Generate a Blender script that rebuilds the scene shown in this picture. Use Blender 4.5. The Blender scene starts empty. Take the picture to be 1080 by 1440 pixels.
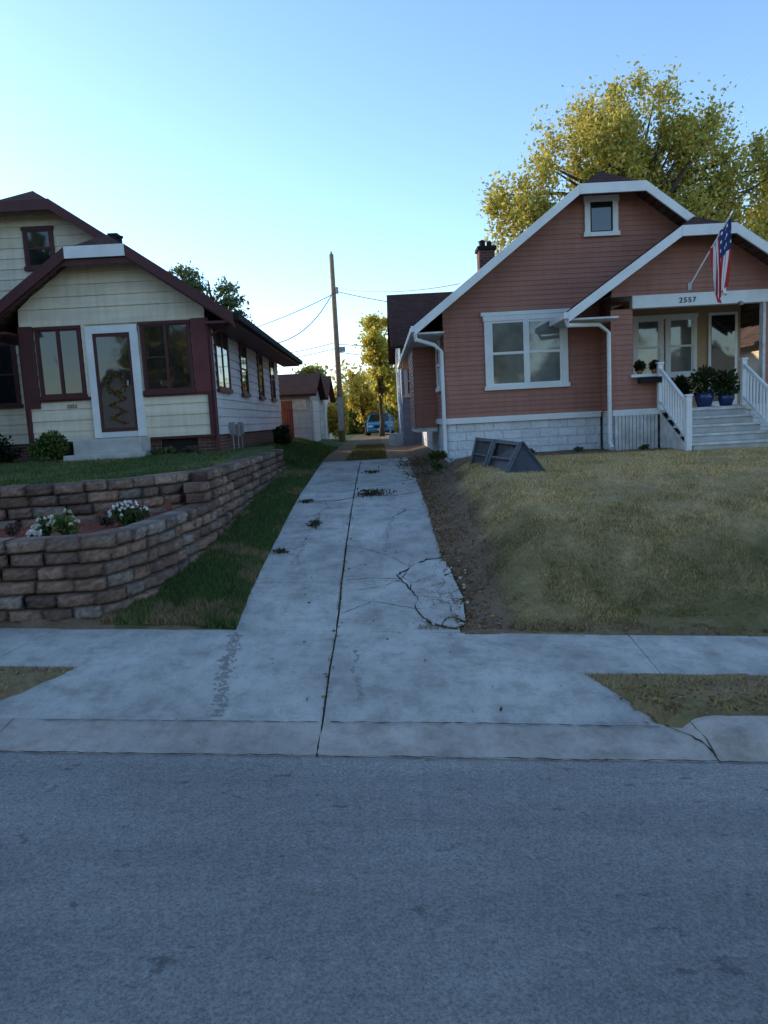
import bpy, math, random
import numpy as np
from mathutils import Vector, Matrix
import bmesh
random.seed(7); RNG=np.random.default_rng(7)
scene=bpy.context.scene
rad=math.radians

# ---------------------------------------------------------------- materials
def nt(name):
    m=bpy.data.materials.new(name); m.use_nodes=True
    n=m.node_tree.nodes; l=m.node_tree.links
    return m,n,l,n["Principled BSDF"]
def texco(n,l,expr=None):
    tc=n.new("ShaderNodeTexCoord"); return tc.outputs["Object"]
def mixc(n,l,fac,a,b,mode='MIX'):
    mx=n.new("ShaderNodeMix"); mx.data_type='RGBA'; mx.blend_type=mode
    for sock,val in ((mx.inputs[0],fac),(mx.inputs[6],a),(mx.inputs[7],b)):
        if hasattr(val,"links") or hasattr(val,"is_linked"): l.new(val,sock)
        elif isinstance(val,(tuple,list)): sock.default_value=(*val,1) if len(val)==3 else val
        else: sock.default_value=val
    return mx.outputs[2]
def noise(n,l,co,scale,detail=4,rough=.55,out="Fac"):
    t=n.new("ShaderNodeTexNoise"); t.inputs["Scale"].default_value=scale
    t.inputs["Detail"].default_value=detail; t.inputs["Roughness"].default_value=rough
    l.new(co,t.inputs["Vector"]); return t.outputs[out]
def mapped(n,l,co,sc,rot=0):
    mp=n.new("ShaderNodeMapping"); mp.inputs["Scale"].default_value=sc; mp.inputs["Rotation"].default_value=(0,0,rot)
    l.new(co,mp.inputs[0]); return mp.outputs[0]
def ramp(n,l,fac,p0,p1,c0=(0,0,0),c1=(1,1,1)):
    r=n.new("ShaderNodeValToRGB"); e=r.color_ramp.elements
    e[0].position=p0; e[1].position=p1; e[0].color=(*c0,1); e[1].color=(*c1,1)
    l.new(fac,r.inputs[0]); return r.outputs[0]
def bump(n,l,b,h,strength,dist=.02,normal=None):
    bp=n.new("ShaderNodeBump"); bp.inputs["Strength"].default_value=strength
    bp.inputs["Distance"].default_value=dist; l.new(h,bp.inputs["Height"])
    if normal: l.new(normal,bp.inputs["Normal"])
    if b: l.new(bp.outputs[0],b.inputs["Normal"])
    return bp.outputs[0]
def simple(name,c1,c2=None,scale=3,rough=.7,bs=0,bscale=60,spec=.3,metal=0,detail=5):
    m,n,l,b=nt(name); co=texco(n,l)
    if c2 is None: c2=tuple(v*.75 for v in c1)
    f=ramp(n,l,noise(n,l,co,scale,detail),.3,.7)
    f2=noise(n,l,co,scale*9,3)
    col=mixc(n,l,f,c2,c1); col=mixc(n,l,.3,col,mixc(n,l,f2,(.4,.4,.4),(1,1,1)),'MULTIPLY')
    l.new(col,b.inputs["Base Color"]); b.inputs["Roughness"].default_value=rough
    b.inputs["Specular IOR Level"].default_value=spec; b.inputs["Metallic"].default_value=metal
    if bs: bump(n,l,b,noise(n,l,co,bscale,4),bs)
    return m
def sidingmat(name,c1,c2,grime=(.62,.58,.52),rough=.6):
    m,n,l,b=nt(name); co=texco(n,l)
    col=mixc(n,l,ramp(n,l,noise(n,l,co,1.1,5),.3,.7),c2,c1)
    st=ramp(n,l,noise(n,l,mapped(n,l,co,(5,5,.5)),1.6,5,.65),.35,.62,grime,(1,1,1))
    col=mixc(n,l,.35,col,st,'MULTIPLY')
    bd=ramp(n,l,noise(n,l,mapped(n,l,co,(.35,.35,6)),1.5,2),.35,.65,(.88,.88,.88),(1.05,1.05,1.05)); col=mixc(n,l,.8,col,bd,'MULTIPLY')
    l.new(col,b.inputs["Base Color"]); b.inputs["Roughness"].default_value=rough; b.inputs["Specular IOR Level"].default_value=.25
    bump(n,l,b,noise(n,l,mapped(n,l,co,(3,3,30)),3,3),.12,.01)
    return m
def uvz(n,l,co,su=1,sx=1,sy=1,sz=1):
    s=n.new("ShaderNodeSeparateXYZ"); l.new(co,s.inputs[0])
    def mul(o,k):
        q=n.new("ShaderNodeMath"); q.operation='MULTIPLY'; q.inputs[1].default_value=k; l.new(o,q.inputs[0]); return q.outputs[0]
    a=n.new("ShaderNodeMath"); l.new(mul(s.outputs[0],sx),a.inputs[0]); l.new(mul(s.outputs[1],sy),a.inputs[1])
    c=n.new("ShaderNodeCombineXYZ"); l.new(a.outputs[0],c.inputs[0]); l.new(mul(s.outputs[2],sz),c.inputs[1])
    return c.outputs[0]
def brickmat(name,c1,c2,mortar,bw,rh,ms=.012,sx=1,sy=1,sz=1,rough=.9,bs=.6,nb=0):
    m,n,l,b=nt(name); co=texco(n,l); v=uvz(n,l,co,sx=sx,sy=sy,sz=sz)
    t=n.new("ShaderNodeTexBrick"); l.new(v,t.inputs["Vector"])
    t.inputs["Scale"].default_value=1; t.inputs["Brick Width"].default_value=bw; t.inputs["Row Height"].default_value=rh
    t.inputs["Mortar Size"].default_value=ms; t.inputs["Mortar Smooth"].default_value=.3
    t.inputs["Color1"].default_value=(*c1,1); t.inputs["Color2"].default_value=(*c2,1); t.inputs["Mortar"].default_value=(*mortar,1)
    col=mixc(n,l,.5,t.outputs["Color"],mixc(n,l,noise(n,l,co,6,6),(.5,.5,.5),(1.1,1.1,1.1)),'MULTIPLY')
    l.new(col,b.inputs["Base Color"]); b.inputs["Roughness"].default_value=rough; b.inputs["Specular IOR Level"].default_value=.12
    inv=n.new("ShaderNodeMath"); inv.operation='SUBTRACT'; inv.inputs[0].default_value=1; l.new(t.outputs["Fac"],inv.inputs[1])
    nn=bump(n,l,None,inv.outputs[0],bs,.02)
    bump(n,l,b,noise(n,l,co,14 if nb else 60,5),.5 if not nb else .9,.01 if not nb else .05,nn)
    return m
def vcol(name,attr="Col",rough=.9,trans=0,nscale=25,namt=.4,bs=0,bscale=40,bd=.02,spec=.2):
    m,n,l,b=nt(name); a=n.new("ShaderNodeAttribute"); a.attribute_name=attr
    co=texco(n,l); col=a.outputs["Color"]
    if namt: col=mixc(n,l,namt,col,mixc(n,l,noise(n,l,co,nscale,6,.7),(.15,.15,.15),(1.6,1.6,1.6)),'MULTIPLY')
    l.new(col,b.inputs["Base Color"]); b.inputs["Roughness"].default_value=rough; b.inputs["Specular IOR Level"].default_value=spec
    if bs: bump(n,l,b,noise(n,l,co,bscale,6,.7),bs,bd)
    if trans:
        tr=n.new("ShaderNodeBsdfTranslucent"); l.new(col,tr.inputs["Color"])
        mx=n.new("ShaderNodeMixShader"); mx.inputs[0].default_value=trans
        l.new(b.outputs[0],mx.inputs[1]); l.new(tr.outputs[0],mx.inputs[2])
        l.new(mx.outputs[0],n["Material Output"].inputs[0])
    return m
def glassmat(name,col,rough=.04,col2=None):
    m,n,l,b=nt(name); co=texco(n,l)
    c=mixc(n,l,ramp(n,l,noise(n,l,co,1.6,3),.35,.65),col,col2 or tuple(v*.5 for v in col))
    l.new(c,b.inputs["Base Color"]); b.inputs["Roughness"].default_value=rough
    b.inputs["Specular IOR Level"].default_value=.8; b.inputs["IOR"].default_value=1.55
    bump(n,l,b,noise(n,l,co,1.3,2),.12,.03)
    return m

def concrete_mat(name,c=(.52,.49,.44)):
    m,n,l,b=nt(name); co=texco(n,l)
    big=ramp(n,l,noise(n,l,co,.9,6,.6),.3,.72,tuple(v*.68 for v in c),tuple(v*1.08 for v in c))
    st=ramp(n,l,noise(n,l,co,3.3,8,.75),.36,.54,(.60,.58,.56),(1,1,1))
    tr=ramp(n,l,noise(n,l,mapped(n,l,co,(1.6,.5,1)),1.5,8,.78),.34,.58,(.60,.58,.56),(1,1,1))
    fine=mixc(n,l,noise(n,l,co,75,4,.85),(.35,.35,.35),(1.6,1.6,1.6))
    col=mixc(n,l,.7,big,st,'MULTIPLY'); col=mixc(n,l,.55,col,tr,'MULTIPLY'); col=mixc(n,l,.6,col,fine,'MULTIPLY')
    v=n.new("ShaderNodeTexVoronoi"); v.inputs["Scale"].default_value=5.5; l.new(co,v.inputs["Vector"])
    sp=ramp(n,l,v.outputs["Distance"],.03,.07,(.35,.33,.3),(1,1,1)); col=mixc(n,l,.7,col,sp,'MULTIPLY')
    l.new(col,b.inputs["Base Color"]); b.inputs["Roughness"].default_value=.9; b.inputs["Specular IOR Level"].default_value=.2
    bump(n,l,b,noise(n,l,co,90,5,.7),.4,.008)
    return m
def asphalt_mat():
    m,n,l,b=nt("asphalt"); co=texco(n,l)
    base=ramp(n,l,noise(n,l,co,.5,6,.6),.3,.7,(.225,.215,.205),(.285,.275,.262))
    fine=mixc(n,l,ramp(n,l,noise(n,l,co,55,5,.95),.36,.64),(.34,.34,.35),(1.65,1.65,1.62))
    col=mixc(n,l,.8,base,fine,'MULTIPLY')
    fine2=mixc(n,l,ramp(n,l,noise(n,l,co,14,5,.8),.4,.6),(.80,.80,.81),(1.12,1.12,1.11)); col=mixc(n,l,.6,col,fine2,'MULTIPLY')
    s1=mapped(n,l,co,(1.0,1.7,1),.3)
    st=ramp(n,l,noise(n,l,s1,4.6,4,.6),.31,.36,(.48,.48,.50),(1,1,1)); col=mixc(n,l,.75,col,st,'MULTIPLY')
    st2=ramp(n,l,noise(n,l,mapped(n,l,co,(.22,1.3,1),-.12),.9,5,.65),.42,.75,(.92,.92,.92),(1.4,1.38,1.34)); col=mixc(n,l,.9,col,st2,'MULTIPLY')
    v=n.new("ShaderNodeTexVoronoi"); v.inputs["Scale"].default_value=16; l.new(co,v.inputs["Vector"])
    wh=ramp(n,l,v.outputs["Distance"],.05,.075,(1,1,1),(0,0,0))
    gate=ramp(n,l,noise(n,l,co,9,2),.55,.58); wf=mixc(n,l,1,wh,gate,'MULTIPLY')
    col=mixc(n,l,wf,col,(.5,.5,.49))
    l.new(col,b.inputs["Base Color"]); b.inputs["Roughness"].default_value=.85; b.inputs["Specular IOR Level"].default_value=.3
    bump(n,l,b,noise(n,l,co,60,5,.9),1,.012)
    return m
M={}
M['asphalt']=asphalt_mat(); M['concrete']=concrete_mat("concrete"); M['gutter']=concrete_mat("gutter_concrete",(.49,.43,.37))
M['broken']=concrete_mat("broken_concrete",(.53,.50,.455))
M['stain']=simple("tyre_mark",(.24,.228,.21),(.31,.295,.27),12,.9)
M['ground']=vcol("ground_soil_and_grass",nscale=9,namt=.8,bs=1,bscale=22,bd=.06)
M['blade']=vcol("grass_blades",namt=0,trans=.25,rough=.8)
M['leaf']=vcol("foliage",namt=0,trans=.5,rough=.7)
M['bark']=simple("bark",(.12,.09,.065),(.05,.04,.03),8,.95,1,25)
M['crack']=simple("crack_dirt",(.04,.034,.028),(.018,.015,.012),20,1)
M['block']=vcol("retaining_block",nscale=24,namt=.8,bs=1,bscale=34,bd=.03)
M['cream']=sidingmat("cream_siding",(.76,.66,.50),(.68,.59,.45))
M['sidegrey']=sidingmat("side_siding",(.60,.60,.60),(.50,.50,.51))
M['maroon']=simple("maroon_trim",(.10,.028,.028),(.07,.02,.021),3,.5)
M['maroonlt']=simple("maroon_trim_faded",(.18,.04,.04),(.12,.03,.03),3,.5)
M['white']=simple("white_paint",(.82,.81,.78),(.70,.69,.66),2.5,.55,.05)
M['whitedirty']=simple("worn_white_paint",(.74,.73,.70),(.46,.44,.40),5,.7,.2)
M['red']=sidingmat("terracotta_siding",(.39,.178,.128),(.34,.148,.105),(.66,.6,.56))
M['tan']=simple("tan_wall",(.46,.31,.18),(.38,.26,.15),2,.7)
M['shingL']=brickmat("shingles_left",(.135,.08,.06),(.09,.058,.046),(.03,.022,.02),.3,.11,.008,sx=0,sy=1,sz=1)
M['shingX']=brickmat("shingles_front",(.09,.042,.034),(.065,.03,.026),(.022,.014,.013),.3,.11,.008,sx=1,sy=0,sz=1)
M['rockface']=brickmat("painted_rockface_block",(.76,.76,.76),(.66,.66,.67),(.54,.54,.54),.42,.2,.010,bs=.8,nb=1)
M['redbrick']=brickmat("red_brick",(.18,.065,.05),(.11,.045,.038),(.18,.15,.14),.21,.075,.01)
M['glass']=glassmat("dark_window_glass",(.018,.02,.022))
M['glassc']=glassmat("curtained_window_glass",(.17,.18,.165),.05,(.08,.09,.085))
M['dark']=simple("dark_void",(.02,.018,.016),None,4,.9)
M['pvc']=simple("storm_door_white",(.70,.70,.68),(.6,.6,.58),3,.4)
M['cellar']=simple("weathered_dark_panel",(.07,.072,.078),(.035,.036,.039),6,.6,.3)
M['cellarlt']=simple("weathered_panel_trim",(.12,.125,.13),(.06,.061,.065),9,.6,.3)
M['polewood']=simple("pole_wood",(.36,.24,.14),(.24,.16,.10),6,.9,.5,30)
M['wire']=simple("wire_black",(.02,.02,.02),None,4,.5)
M['metal']=simple("grey_metal",(.35,.36,.37),(.25,.25,.26),5,.4,metal=.7)
M['carblue']=simple("car_paint_blue",(.06,.26,.46),(.05,.23,.42),2,.4,spec=.25)
M['tire']=simple("tyre_rubber",(.02,.02,.02),None,5,.9)
M['headl']=simple("headlamp",(.8,.8,.78),(.7,.7,.7),5,.15,spec=.8)
M['stone']=simple("concrete_step",(.55,.53,.49),(.40,.38,.35),4,.9,.4)
M['greysid']=sidingmat("grey_siding",(.48,.51,.53),(.40,.43,.45))
M['bluesid']=sidingmat("blue_siding",(.26,.33,.41),(.21,.26,.33))
M['fred']=simple("flag_red",(.5,.03,.035),(.42,.025,.03),4,.8); M['fwhite']=simple("flag_white",(.75,.74,.72),(.66,.65,.63),4,.8)
M['fblue']=simple("flag_blue",(.03,.045,.16),(.02,.03,.12),4,.8)
M['potblue']=simple("glazed_blue_pot",(.03,.05,.16),(.02,.03,.1),4,.2,spec=.7)
M['terracotta']=simple("terracotta_pot",(.4,.16,.08),None,5,.8)
M['reddoor']=simple("red_wood_fence",(.24,.055,.04),(.17,.045,.03),5,.8)
M['pane']=simple("dark_lettering",(.03,.03,.03),None,5,.5)

# ---------------------------------------------------------------- helpers
def empty(name,loc):
    e=bpy.data.objects.new(name,None); e.location=loc; e.empty_display_size=.5
    scene.collection.objects.link(e); return e
def attach(o,parent):
    if parent:
        o.parent=parent; o.matrix_parent_inverse=Matrix.Translation(-Vector(parent.location))
def fast(name,V,F,mat,parent=None,cols=None,smooth=False):
    V=np.asarray(V,dtype=np.float32); F=np.asarray(F,dtype=np.int32)
    me=bpy.data.meshes.new(name); k=F.shape[1]
    me.vertices.add(len(V)); me.vertices.foreach_set("co",V.ravel())
    me.loops.add(F.size); me.loops.foreach_set("vertex_index",F.ravel())
    me.polygons.add(len(F)); me.polygons.foreach_set("loop_start",np.arange(len(F),dtype=np.int32)*k)
    try: me.polygons.foreach_set("loop_total",np.full(len(F),k,dtype=np.int32))
    except Exception: pass
    if smooth: me.polygons.foreach_set("use_smooth",np.ones(len(F),dtype=bool))
    me.update(calc_edges=True)
    if cols is not None:
        a=me.color_attributes.new("Col",'FLOAT_COLOR','POINT')
        c=np.ones((len(V),4),dtype=np.float32); c[:,:3]=cols; a.data.foreach_set("color",c.ravel())
    me.materials.append(mat); me.validate()
    o=bpy.data.objects.new(name,me); scene.collection.objects.link(o); attach(o,parent); return o
FR=lambda y:(lambda u,d,z:(u,y-d,z))
BK=lambda y:(lambda u,d,z:(u,y+d,z))
PX=lambda x:(lambda u,d,z:(x+d,u,z))
NX=lambda x:(lambda u,d,z:(x-d,u,z))
W3=lambda u,d,z:(u,d,z)
class MB:
    def __init__(s): s.v=[];s.f=[];s.m=[];s.mats=[]
    def mi(s,m):
        m=M[m] if isinstance(m,str) else m
        if m not in s.mats: s.mats.append(m)
        return s.mats.index(m)
    def poly(s,pts,m):
        b=len(s.v); s.v+= [tuple(p) for p in pts]; s.f.append(list(range(b,b+len(pts)))); s.m.append(s.mi(m))
    def box(s,T,u0,u1,d0,d1,z0,z1,m):
        b=len(s.v)
        for z in (z0,z1):
            for (u,d) in ((u0,d0),(u1,d0),(u1,d1),(u0,d1)): s.v.append(T(u,d,z))
        for q in ((0,3,2,1),(4,5,6,7),(0,1,5,4),(1,2,6,5),(2,3,7,6),(3,0,4,7)):
            s.f.append([b+i for i in q]); s.m.append(s.mi(m))
    def prism(s,pts,vec,m):
        b=len(s.v);n=len(pts); s.v+=[tuple(p) for p in pts]; s.v+=[tuple(Vector(p)+Vector(vec)) for p in pts]
        k=s.mi(m); s.f.append([b+i for i in range(n)]); s.f.append([b+n+i for i in reversed(range(n))]); s.m+=[k,k]
        for i in range(n):
            j=(i+1)%n; s.f.append([b+i,b+n+i,b+n+j,b+j]); s.m.append(k)
    def tube(s,pts,r,m,n=6,r1=None):
        pts=[Vector(p) for p in pts]; b=len(s.v); k=s.mi(m); N=len(pts)
        for i,p in enumerate(pts):
            t=(pts[min(i+1,N-1)]-pts[max(i-1,0)]).normalized()
            a=t.orthogonal().normalized() if i==0 else (a-t*a.dot(t)).normalized()
            c=t.cross(a); rr=r if r1 is None else r+(r1-r)*i/(N-1)
            for j in range(n):
                an=2*math.pi*j/n; s.v.append(tuple(p+a*math.cos(an)*rr+c*math.sin(an)*rr))
        for i in range(N-1):
            for j in range(n):
                q=(j+1)%n; s.f.append([b+i*n+j,b+i*n+q,b+(i+1)*n+q,b+(i+1)*n+j]); s.m.append(k)
        s.f.append([b+j for j in range(n)]); s.f.append([b+(N-1)*n+j for j in range(n)]); s.m+=[k,k]
    def lathe(s,c,prof,m,n=14):
        b=len(s.v);k=s.mi(m)
        for (r,z) in prof:
            for j in range(n):
                a=2*math.pi*j/n; s.v.append((c[0]+r*math.cos(a),c[1]+r*math.sin(a),c[2]+z))
        for i in range(len(prof)-1):
            for j in range(n):
                q=(j+1)%n; s.f.append([b+i*n+j,b+i*n+q,b+(i+1)*n+q,b+(i+1)*n+j]); s.m.append(k)
    def siding(s,T,ul,ur,z0,z1,h,m,lip=.018):
        z=z0
        ulf=ul if callable(ul) else (lambda q:ul); urf=ur if callable(ur) else (lambda q:ur)
        while z<z1-1e-4:
            t=min(z+h,z1); a0,a1=ulf(z),urf(z); b0,b1=ulf(t),urf(t)
            if a1>a0+.01:
                if b1<b0: b0=b1=(b0+b1)/2
                s.poly([T(a0,lip,z),T(a1,lip,z),T(b1,.003,t),T(b0,.003,t)],m)
                s.poly([T(a0,0,z+.0),T(a1,0,z+.0),T(a1,lip,z),T(a0,lip,z)],m)
            z=t
    def window(s,T,u0,u1,z0,z1,trim='white',sash='white',glass='glass',tw=.1,cols=1,hung=True,sw=.045,sill=True,d=.06):
        s.box(T,u0,u0+tw,0,d,z0,z1,trim); s.box(T,u1-tw,u1,0,d,z0,z1,trim)
        s.box(T,u0-.02,u1+.02,0,d+.012,z1-tw,z1+.01,trim)
        s.box(T,u0-.03,u1+.03,0,d+.03,z0-.03,z0+.06,trim)
        a,b=u0+tw,u1-tw; w=(b-a)/cols
        for i in range(cols):
            p,q=a+i*w,a+(i+1)*w
            if i>0: s.box(T,p-.035,p+.035,0,d-.006,z0+.06,z1-tw,trim)
            zz0,zz1=z0+.06,z1-tw; mz=(zz0+zz1)/2
            if hung:
                segs=((zz0,mz+.02,.034),(mz-.02,zz1,.046))
            else: segs=((zz0,zz1,.042),)
            for (c0,c1,dd) in segs:
                s.box(T,p,p+sw,.005,dd+.008,c0,c1,sash); s.box(T,q-sw,q,.005,dd+.008,c0,c1,sash)
                s.box(T,p+sw,q-sw,.005,dd+.0079,c0,c0+sw,sash); s.box(T,p+sw,q-sw,.005,dd+.0079,c1-sw,c1,sash)
                s.box(T,p+sw,q-sw,.004,dd-.004,c0+sw,c1-sw,glass)
    def obj(s,name,parent=None,bevel=0,smooth=False):
        me=bpy.data.meshes.new(name); me.from_pydata(s.v,[],s.f)
        for m in s.mats: me.materials.append(m)
        me.polygons.foreach_set("material_index",s.m); me.update()
        bm=bmesh.new(); bm.from_mesh(me); bmesh.ops.recalc_face_normals(bm,faces=bm.faces[:])
        if smooth:
            for f in bm.faces: f.smooth=True
        bm.to_mesh(me); bm.free()
        o=bpy.data.objects.new(name,me); scene.collection.objects.link(o); attach(o,parent)
        if bevel:
            bv=o.modifiers.new("bevel",'BEVEL'); bv.width=bevel; bv.segments=2; bv.limit_method='ANGLE'
        return o

# ---------------------------------------------------------------- terrain functions
I=np.interp
def smooth(t): t=np.clip(t,0,1); return t*t*(3-2*t)
def S(x): return -.72*np.tanh(np.asarray(x,float)/12)
def apron_l(v): return I(v,[5.42,6.34,7.45],[-3.45,-2.86,-1.65])
def apron_r(v): return I(v,[5.42,6.34,7.45],[2.14,1.73,.75])
def paved(x,y,m=0.0):
    v=y+.025*x
    p=(v<5.42-m)&(v>-5.0+m)
    p|=(v>6.34+m)&(v<7.45-m)
    p|=(v>=5.42-m)&(v<=6.34+m)&(x>apron_l(v)+m)&(x<apron_r(v)-m)
    p|=(v>=7.3)&(y<20.8-m)&(x>-1.65+m)&(x<.75-m)
    return p
def tracks(x,y): return (y>=20.8)&(y<60)&(x>-1.75)&(x<.85)&~((x>-.98)&(x<.15)&(y<31))
def wallx(y): return I(y,[7.6,7.95,8.3,9.2,10.5,13,19.2],[-3.45,-3.30,-3.10,-2.93,-2.84,-2.77,-2.77])
def upy(x): return I(x,[-14,-5,-3.9,-3.2,-2.6],[9.62,9.8,9.98,10.6,11.5])
def surf(x,y):
    x=np.asarray(x,float); y=np.asarray(y,float); v=y+.025*x; s=S(x); w=np.clip((11-v)/3.5,0,1)
    D=I(v,[7.45,8.8,10.3,12.2,14.5,19,25,400],[.16,.41,.61,.82,1.0,1.23,1.3,1.3])
    base=D+s*w
    TR=I(v,[7.45,7.9,8.8,9.8,11.5,14,30,60],[.16,.31,.82,1.14,1.33,1.46,1.45,1.3])+s*w
    z=base+(TR-base)*smooth((x-.8)/1.25)
    z=np.where((x<-1.65)&(x>-4),z+.05*smooth((-1.65-x)/.5),z)
    ins=(x<wallx(y))&(y>7.90-.025*(x+3.2))&(y<=19.2)
    up=y>upy(x)
    zup=I(y,[9.6,12,15,30],[1.64,1.71,1.87,1.75])
    late=base+(1.72-base)*smooth((-1.8-x)/1.5)
    z=np.where(ins,np.where(up,zup,1.20),z)
    z=np.where((y>19.2)&(x<-1.7),late+ (zup-late)*smooth((-3.3-x)/.5),z)
    far=np.clip((y-34)/12,0,1); z=z+(1.3-z)*far
    ap=I(v,[4.9,5.42,6.34,7.45],[0,.03,.13,.16]); pk=I(v,[4.9,5.42,6.34,7.45],[.0,.13,.13,.16])
    inap=(x>apron_l(v))&(x<apron_r(v))
    zf=np.where(inap,ap,pk)+s
    z=np.where(v<7.45,zf,z)
    z=np.where(v<4.9,s,z)
    z=np.where(v<-5.0,s+.14+.04*np.clip(-5-v,0,12),z)
    return z
def noise2(x,y,sc,seed=0):
    r=np.random.default_rng(seed); g=r.random((64,64))
    X=x*sc%64; Y=y*sc%64; i=np.floor(X).astype(int)%64; j=np.floor(Y).astype(int)%64; fx=smooth(X-np.floor(X)); fy=smooth(Y-np.floor(Y))
    a=g[i,j];b=g[(i+1)%64,j];c=g[i,(j+1)%64];d=g[(i+1)%64,(j+1)%64]
    return (a*(1-fx)+b*fx)*(1-fy)+(c*(1-fx)+d*fx)*fy
GREEN=np.array([.20,.165,.062]); DARKG=np.array([.055,.078,.026]); TAN=np.array([.58,.41,.21]); DIRT=np.array([.25,.165,.105]); MULCH=np.array([.34,.11,.075])
def gcolor(x,y):
    v=y+.025*x; n=noise2(x,y,1.3,1)*.5+noise2(x,y,4.1,2)*.3+noise2(x,y,11,3)*.2
    dry=.27+smooth((v-8.4)/2.6)*.66+(n-.5)*1.3
    dry=np.where(x<0,.03+(n-.5)*.5,dry)
    dry=np.where(v<6.4,.5+(n-.5)*1.2,dry)
    dry=np.clip(dry,0,1)[...,None]
    gr=np.where((x<0)[...,None],DARKG*1.5,GREEN)
    c=gr*(1-dry)+TAN*dry
    dirtw=I(v,[7.4,8.5,12,14,16],[.5,.42,.5,.65,.75])
    dt=smooth((x-.7)/.05)*(1-smooth((x-.75-dirtw)/.3+ (n-.5)*1.2))
    dt=np.where((v>14.4)&(x>.7)&(x<8)&(y<16.6),np.maximum(dt,smooth((v-14.8)/.4+(n-.5))),dt)
    dt=np.where((v>15)&(x>.7)&(x<1.8)&(y<21),1.0,dt)
    dt=np.where((v>=7.45)&(v<7.75)&(x>.75),np.maximum(dt,(1-(v-7.45)/.3)*.9*(n>.35)),dt)
    dt=np.where((v>=7.4)&(v<7.9)&(x<-2.95),1.0,dt)
    dt=np.where((v>5.42)&(v<6.4),np.clip((n-.42)*2.4,0,.8),dt)
    dt=np.where(tracks(x,y),.75,dt)
    dt=np.where((x<-1.6)&(x>-2.6)&(v>7.4)&(v<19)&(n>.60),.7,dt)
    dt=np.clip(dt,0,1)[...,None]
    c=c*(1-dt)+DIRT*dt*(.7+.6*n[...,None])
    bed=(x<wallx(y))&(y>7.8)&(y<upy(x))&(x>-14)
    c=np.where(bed[...,None],MULCH*(.7+.7*n[...,None]),c)
    return c
def axis(a,b,st,far_lo,far_hi):
    return np.array(far_lo+list(np.arange(a,b+1e-6,st))+far_hi)
xs=axis(-14,12,.1,[-500,-250,-120,-70,-45,-32,-24,-19,-16],[14,17,21,28,40,70,120,250,500])
ys=axis(4,32,.1,[-400,-150,-60,-30,-18,-12,-8,-6,-5.2,-4.8,0],[34,37,41,46,52,60,75,100,150,300,700])
GX,GY=np.meshgrid(xs,ys); GZ=surf(GX,GY)
GZ=GZ+np.where(paved(GX,GY,.04),-.06,(noise2(GX,GY,3.1,5)-.5)*.04)
GZ=np.where(tracks(GX,GY),GZ-.01,GZ)
nx,ny=len(xs),len(ys); idx=np.arange(nx*ny).reshape(ny,nx)
F=np.stack([idx[:-1,:-1],idx[:-1,1:],idx[1:,1:],idx[1:,:-1]],-1).reshape(-1,4)
ground=fast("ground",np.stack([GX,GY,GZ],-1).reshape(-1,3),F,M['ground'],None,gcolor(GX,GY).reshape(-1,3),smooth=True)

# ---------------------------------------------------------------- slabs
def slab(mb,c00,c10,c11,c01,mat,gap=.006,off=0.,step=.22,thick=.075,hf=surf,jit=.003,tilt=None,r=random):
    L=max(math.dist(c00,c10),math.dist(c01,c11)); Wd=max(math.dist(c00,c01),math.dist(c10,c11))
    n=max(1,int(L/step)); m=max(1,int(Wd/step)); k=mb.mi(mat); b=len(mb.v)
    tx,ty=(r.uniform(-.003,.003),r.uniform(-.003,.003)) if tilt is None else tilt
    cx=(c00[0]+c11[0])/2; cy=(c00[1]+c11[1])/2
    def pt(i,j):
        a=gap/L+(1-2*gap/L)*i/n; c=gap/Wd+(1-2*gap/Wd)*j/m
        x=(c00[0]*(1-a)+c10[0]*a)*(1-c)+(c01[0]*(1-a)+c11[0]*a)*c
        y=(c00[1]*(1-a)+c10[1]*a)*(1-c)+(c01[1]*(1-a)+c11[1]*a)*c
        if i in(0,n) : x+=r.uniform(-jit,jit)
        if j in(0,m): y+=r.uniform(-jit,jit)
        return x,y
    P=[[pt(i,j) for i in range(n+1)] for j in range(m+1)]
    for j in range(m+1):
        for i in range(n+1):
            x,y=P[j][i]; z=float(hf(x,y))+off+(x-cx)*tx+(y-cy)*ty
            mb.v.append((x,y,z))
    id_=lambda i,j:b+j*(n+1)+i
    for j in range(m):
        for i in range(n): mb.f.append([id_(i,j),id_(i+1,j),id_(i+1,j+1),id_(i,j+1)]); mb.m.append(k)
    ring=[id_(i,0) for i in range(n+1)]+[id_(n,j) for j in range(1,m+1)]+[id_(i,m) for i in range(n-1,-1,-1)]+[id_(0,j) for j in range(m-1,0,-1)]
    bb=len(mb.v)
    for q in ring: x,y,z=mb.v[q]; mb.v.append((x,y,z-thick))
    for q in range(len(ring)):
        p=(q+1)%len(ring); mb.f.append([ring[q],bb+q,bb+p,ring[p]]); mb.m.append(k)
yv=lambda x,v:(x,v-.025*x)
mb=MB()
rx=[-400,-100,-50]+list(np.arange(-30,30.1,2))+[50,100,400]
for i in range(len(rx)-1):
    a,b=rx[i],rx[i+1]
    vs=[-5.0,-1.7,1.6,4.9]
    for j in range(3):
        mb.poly([(a,vs[j]-.025*a,float(S(a))),(b,vs[j]-.025*b,float(S(b))),(b,vs[j+1]-.025*b,float(S(b))),(a,vs[j+1]-.025*a,float(S(a)))],'asphalt')
mb.obj("road")
def hg(x,y):
    v=y+.025*x
    m=float(smooth((x-2.08)/.38)) if x>0 else float(smooth((-3.4-x)/.4))
    lo=I(v,[4.9,5.42],[.004,.034]); hi=I(v,[4.9,4.97,5.03,5.10,5.2,5.42],[.004,.02,.09,.128,.137,.137])
    return S(x)+lo*(1-m)+hi*m
mb=MB()
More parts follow.
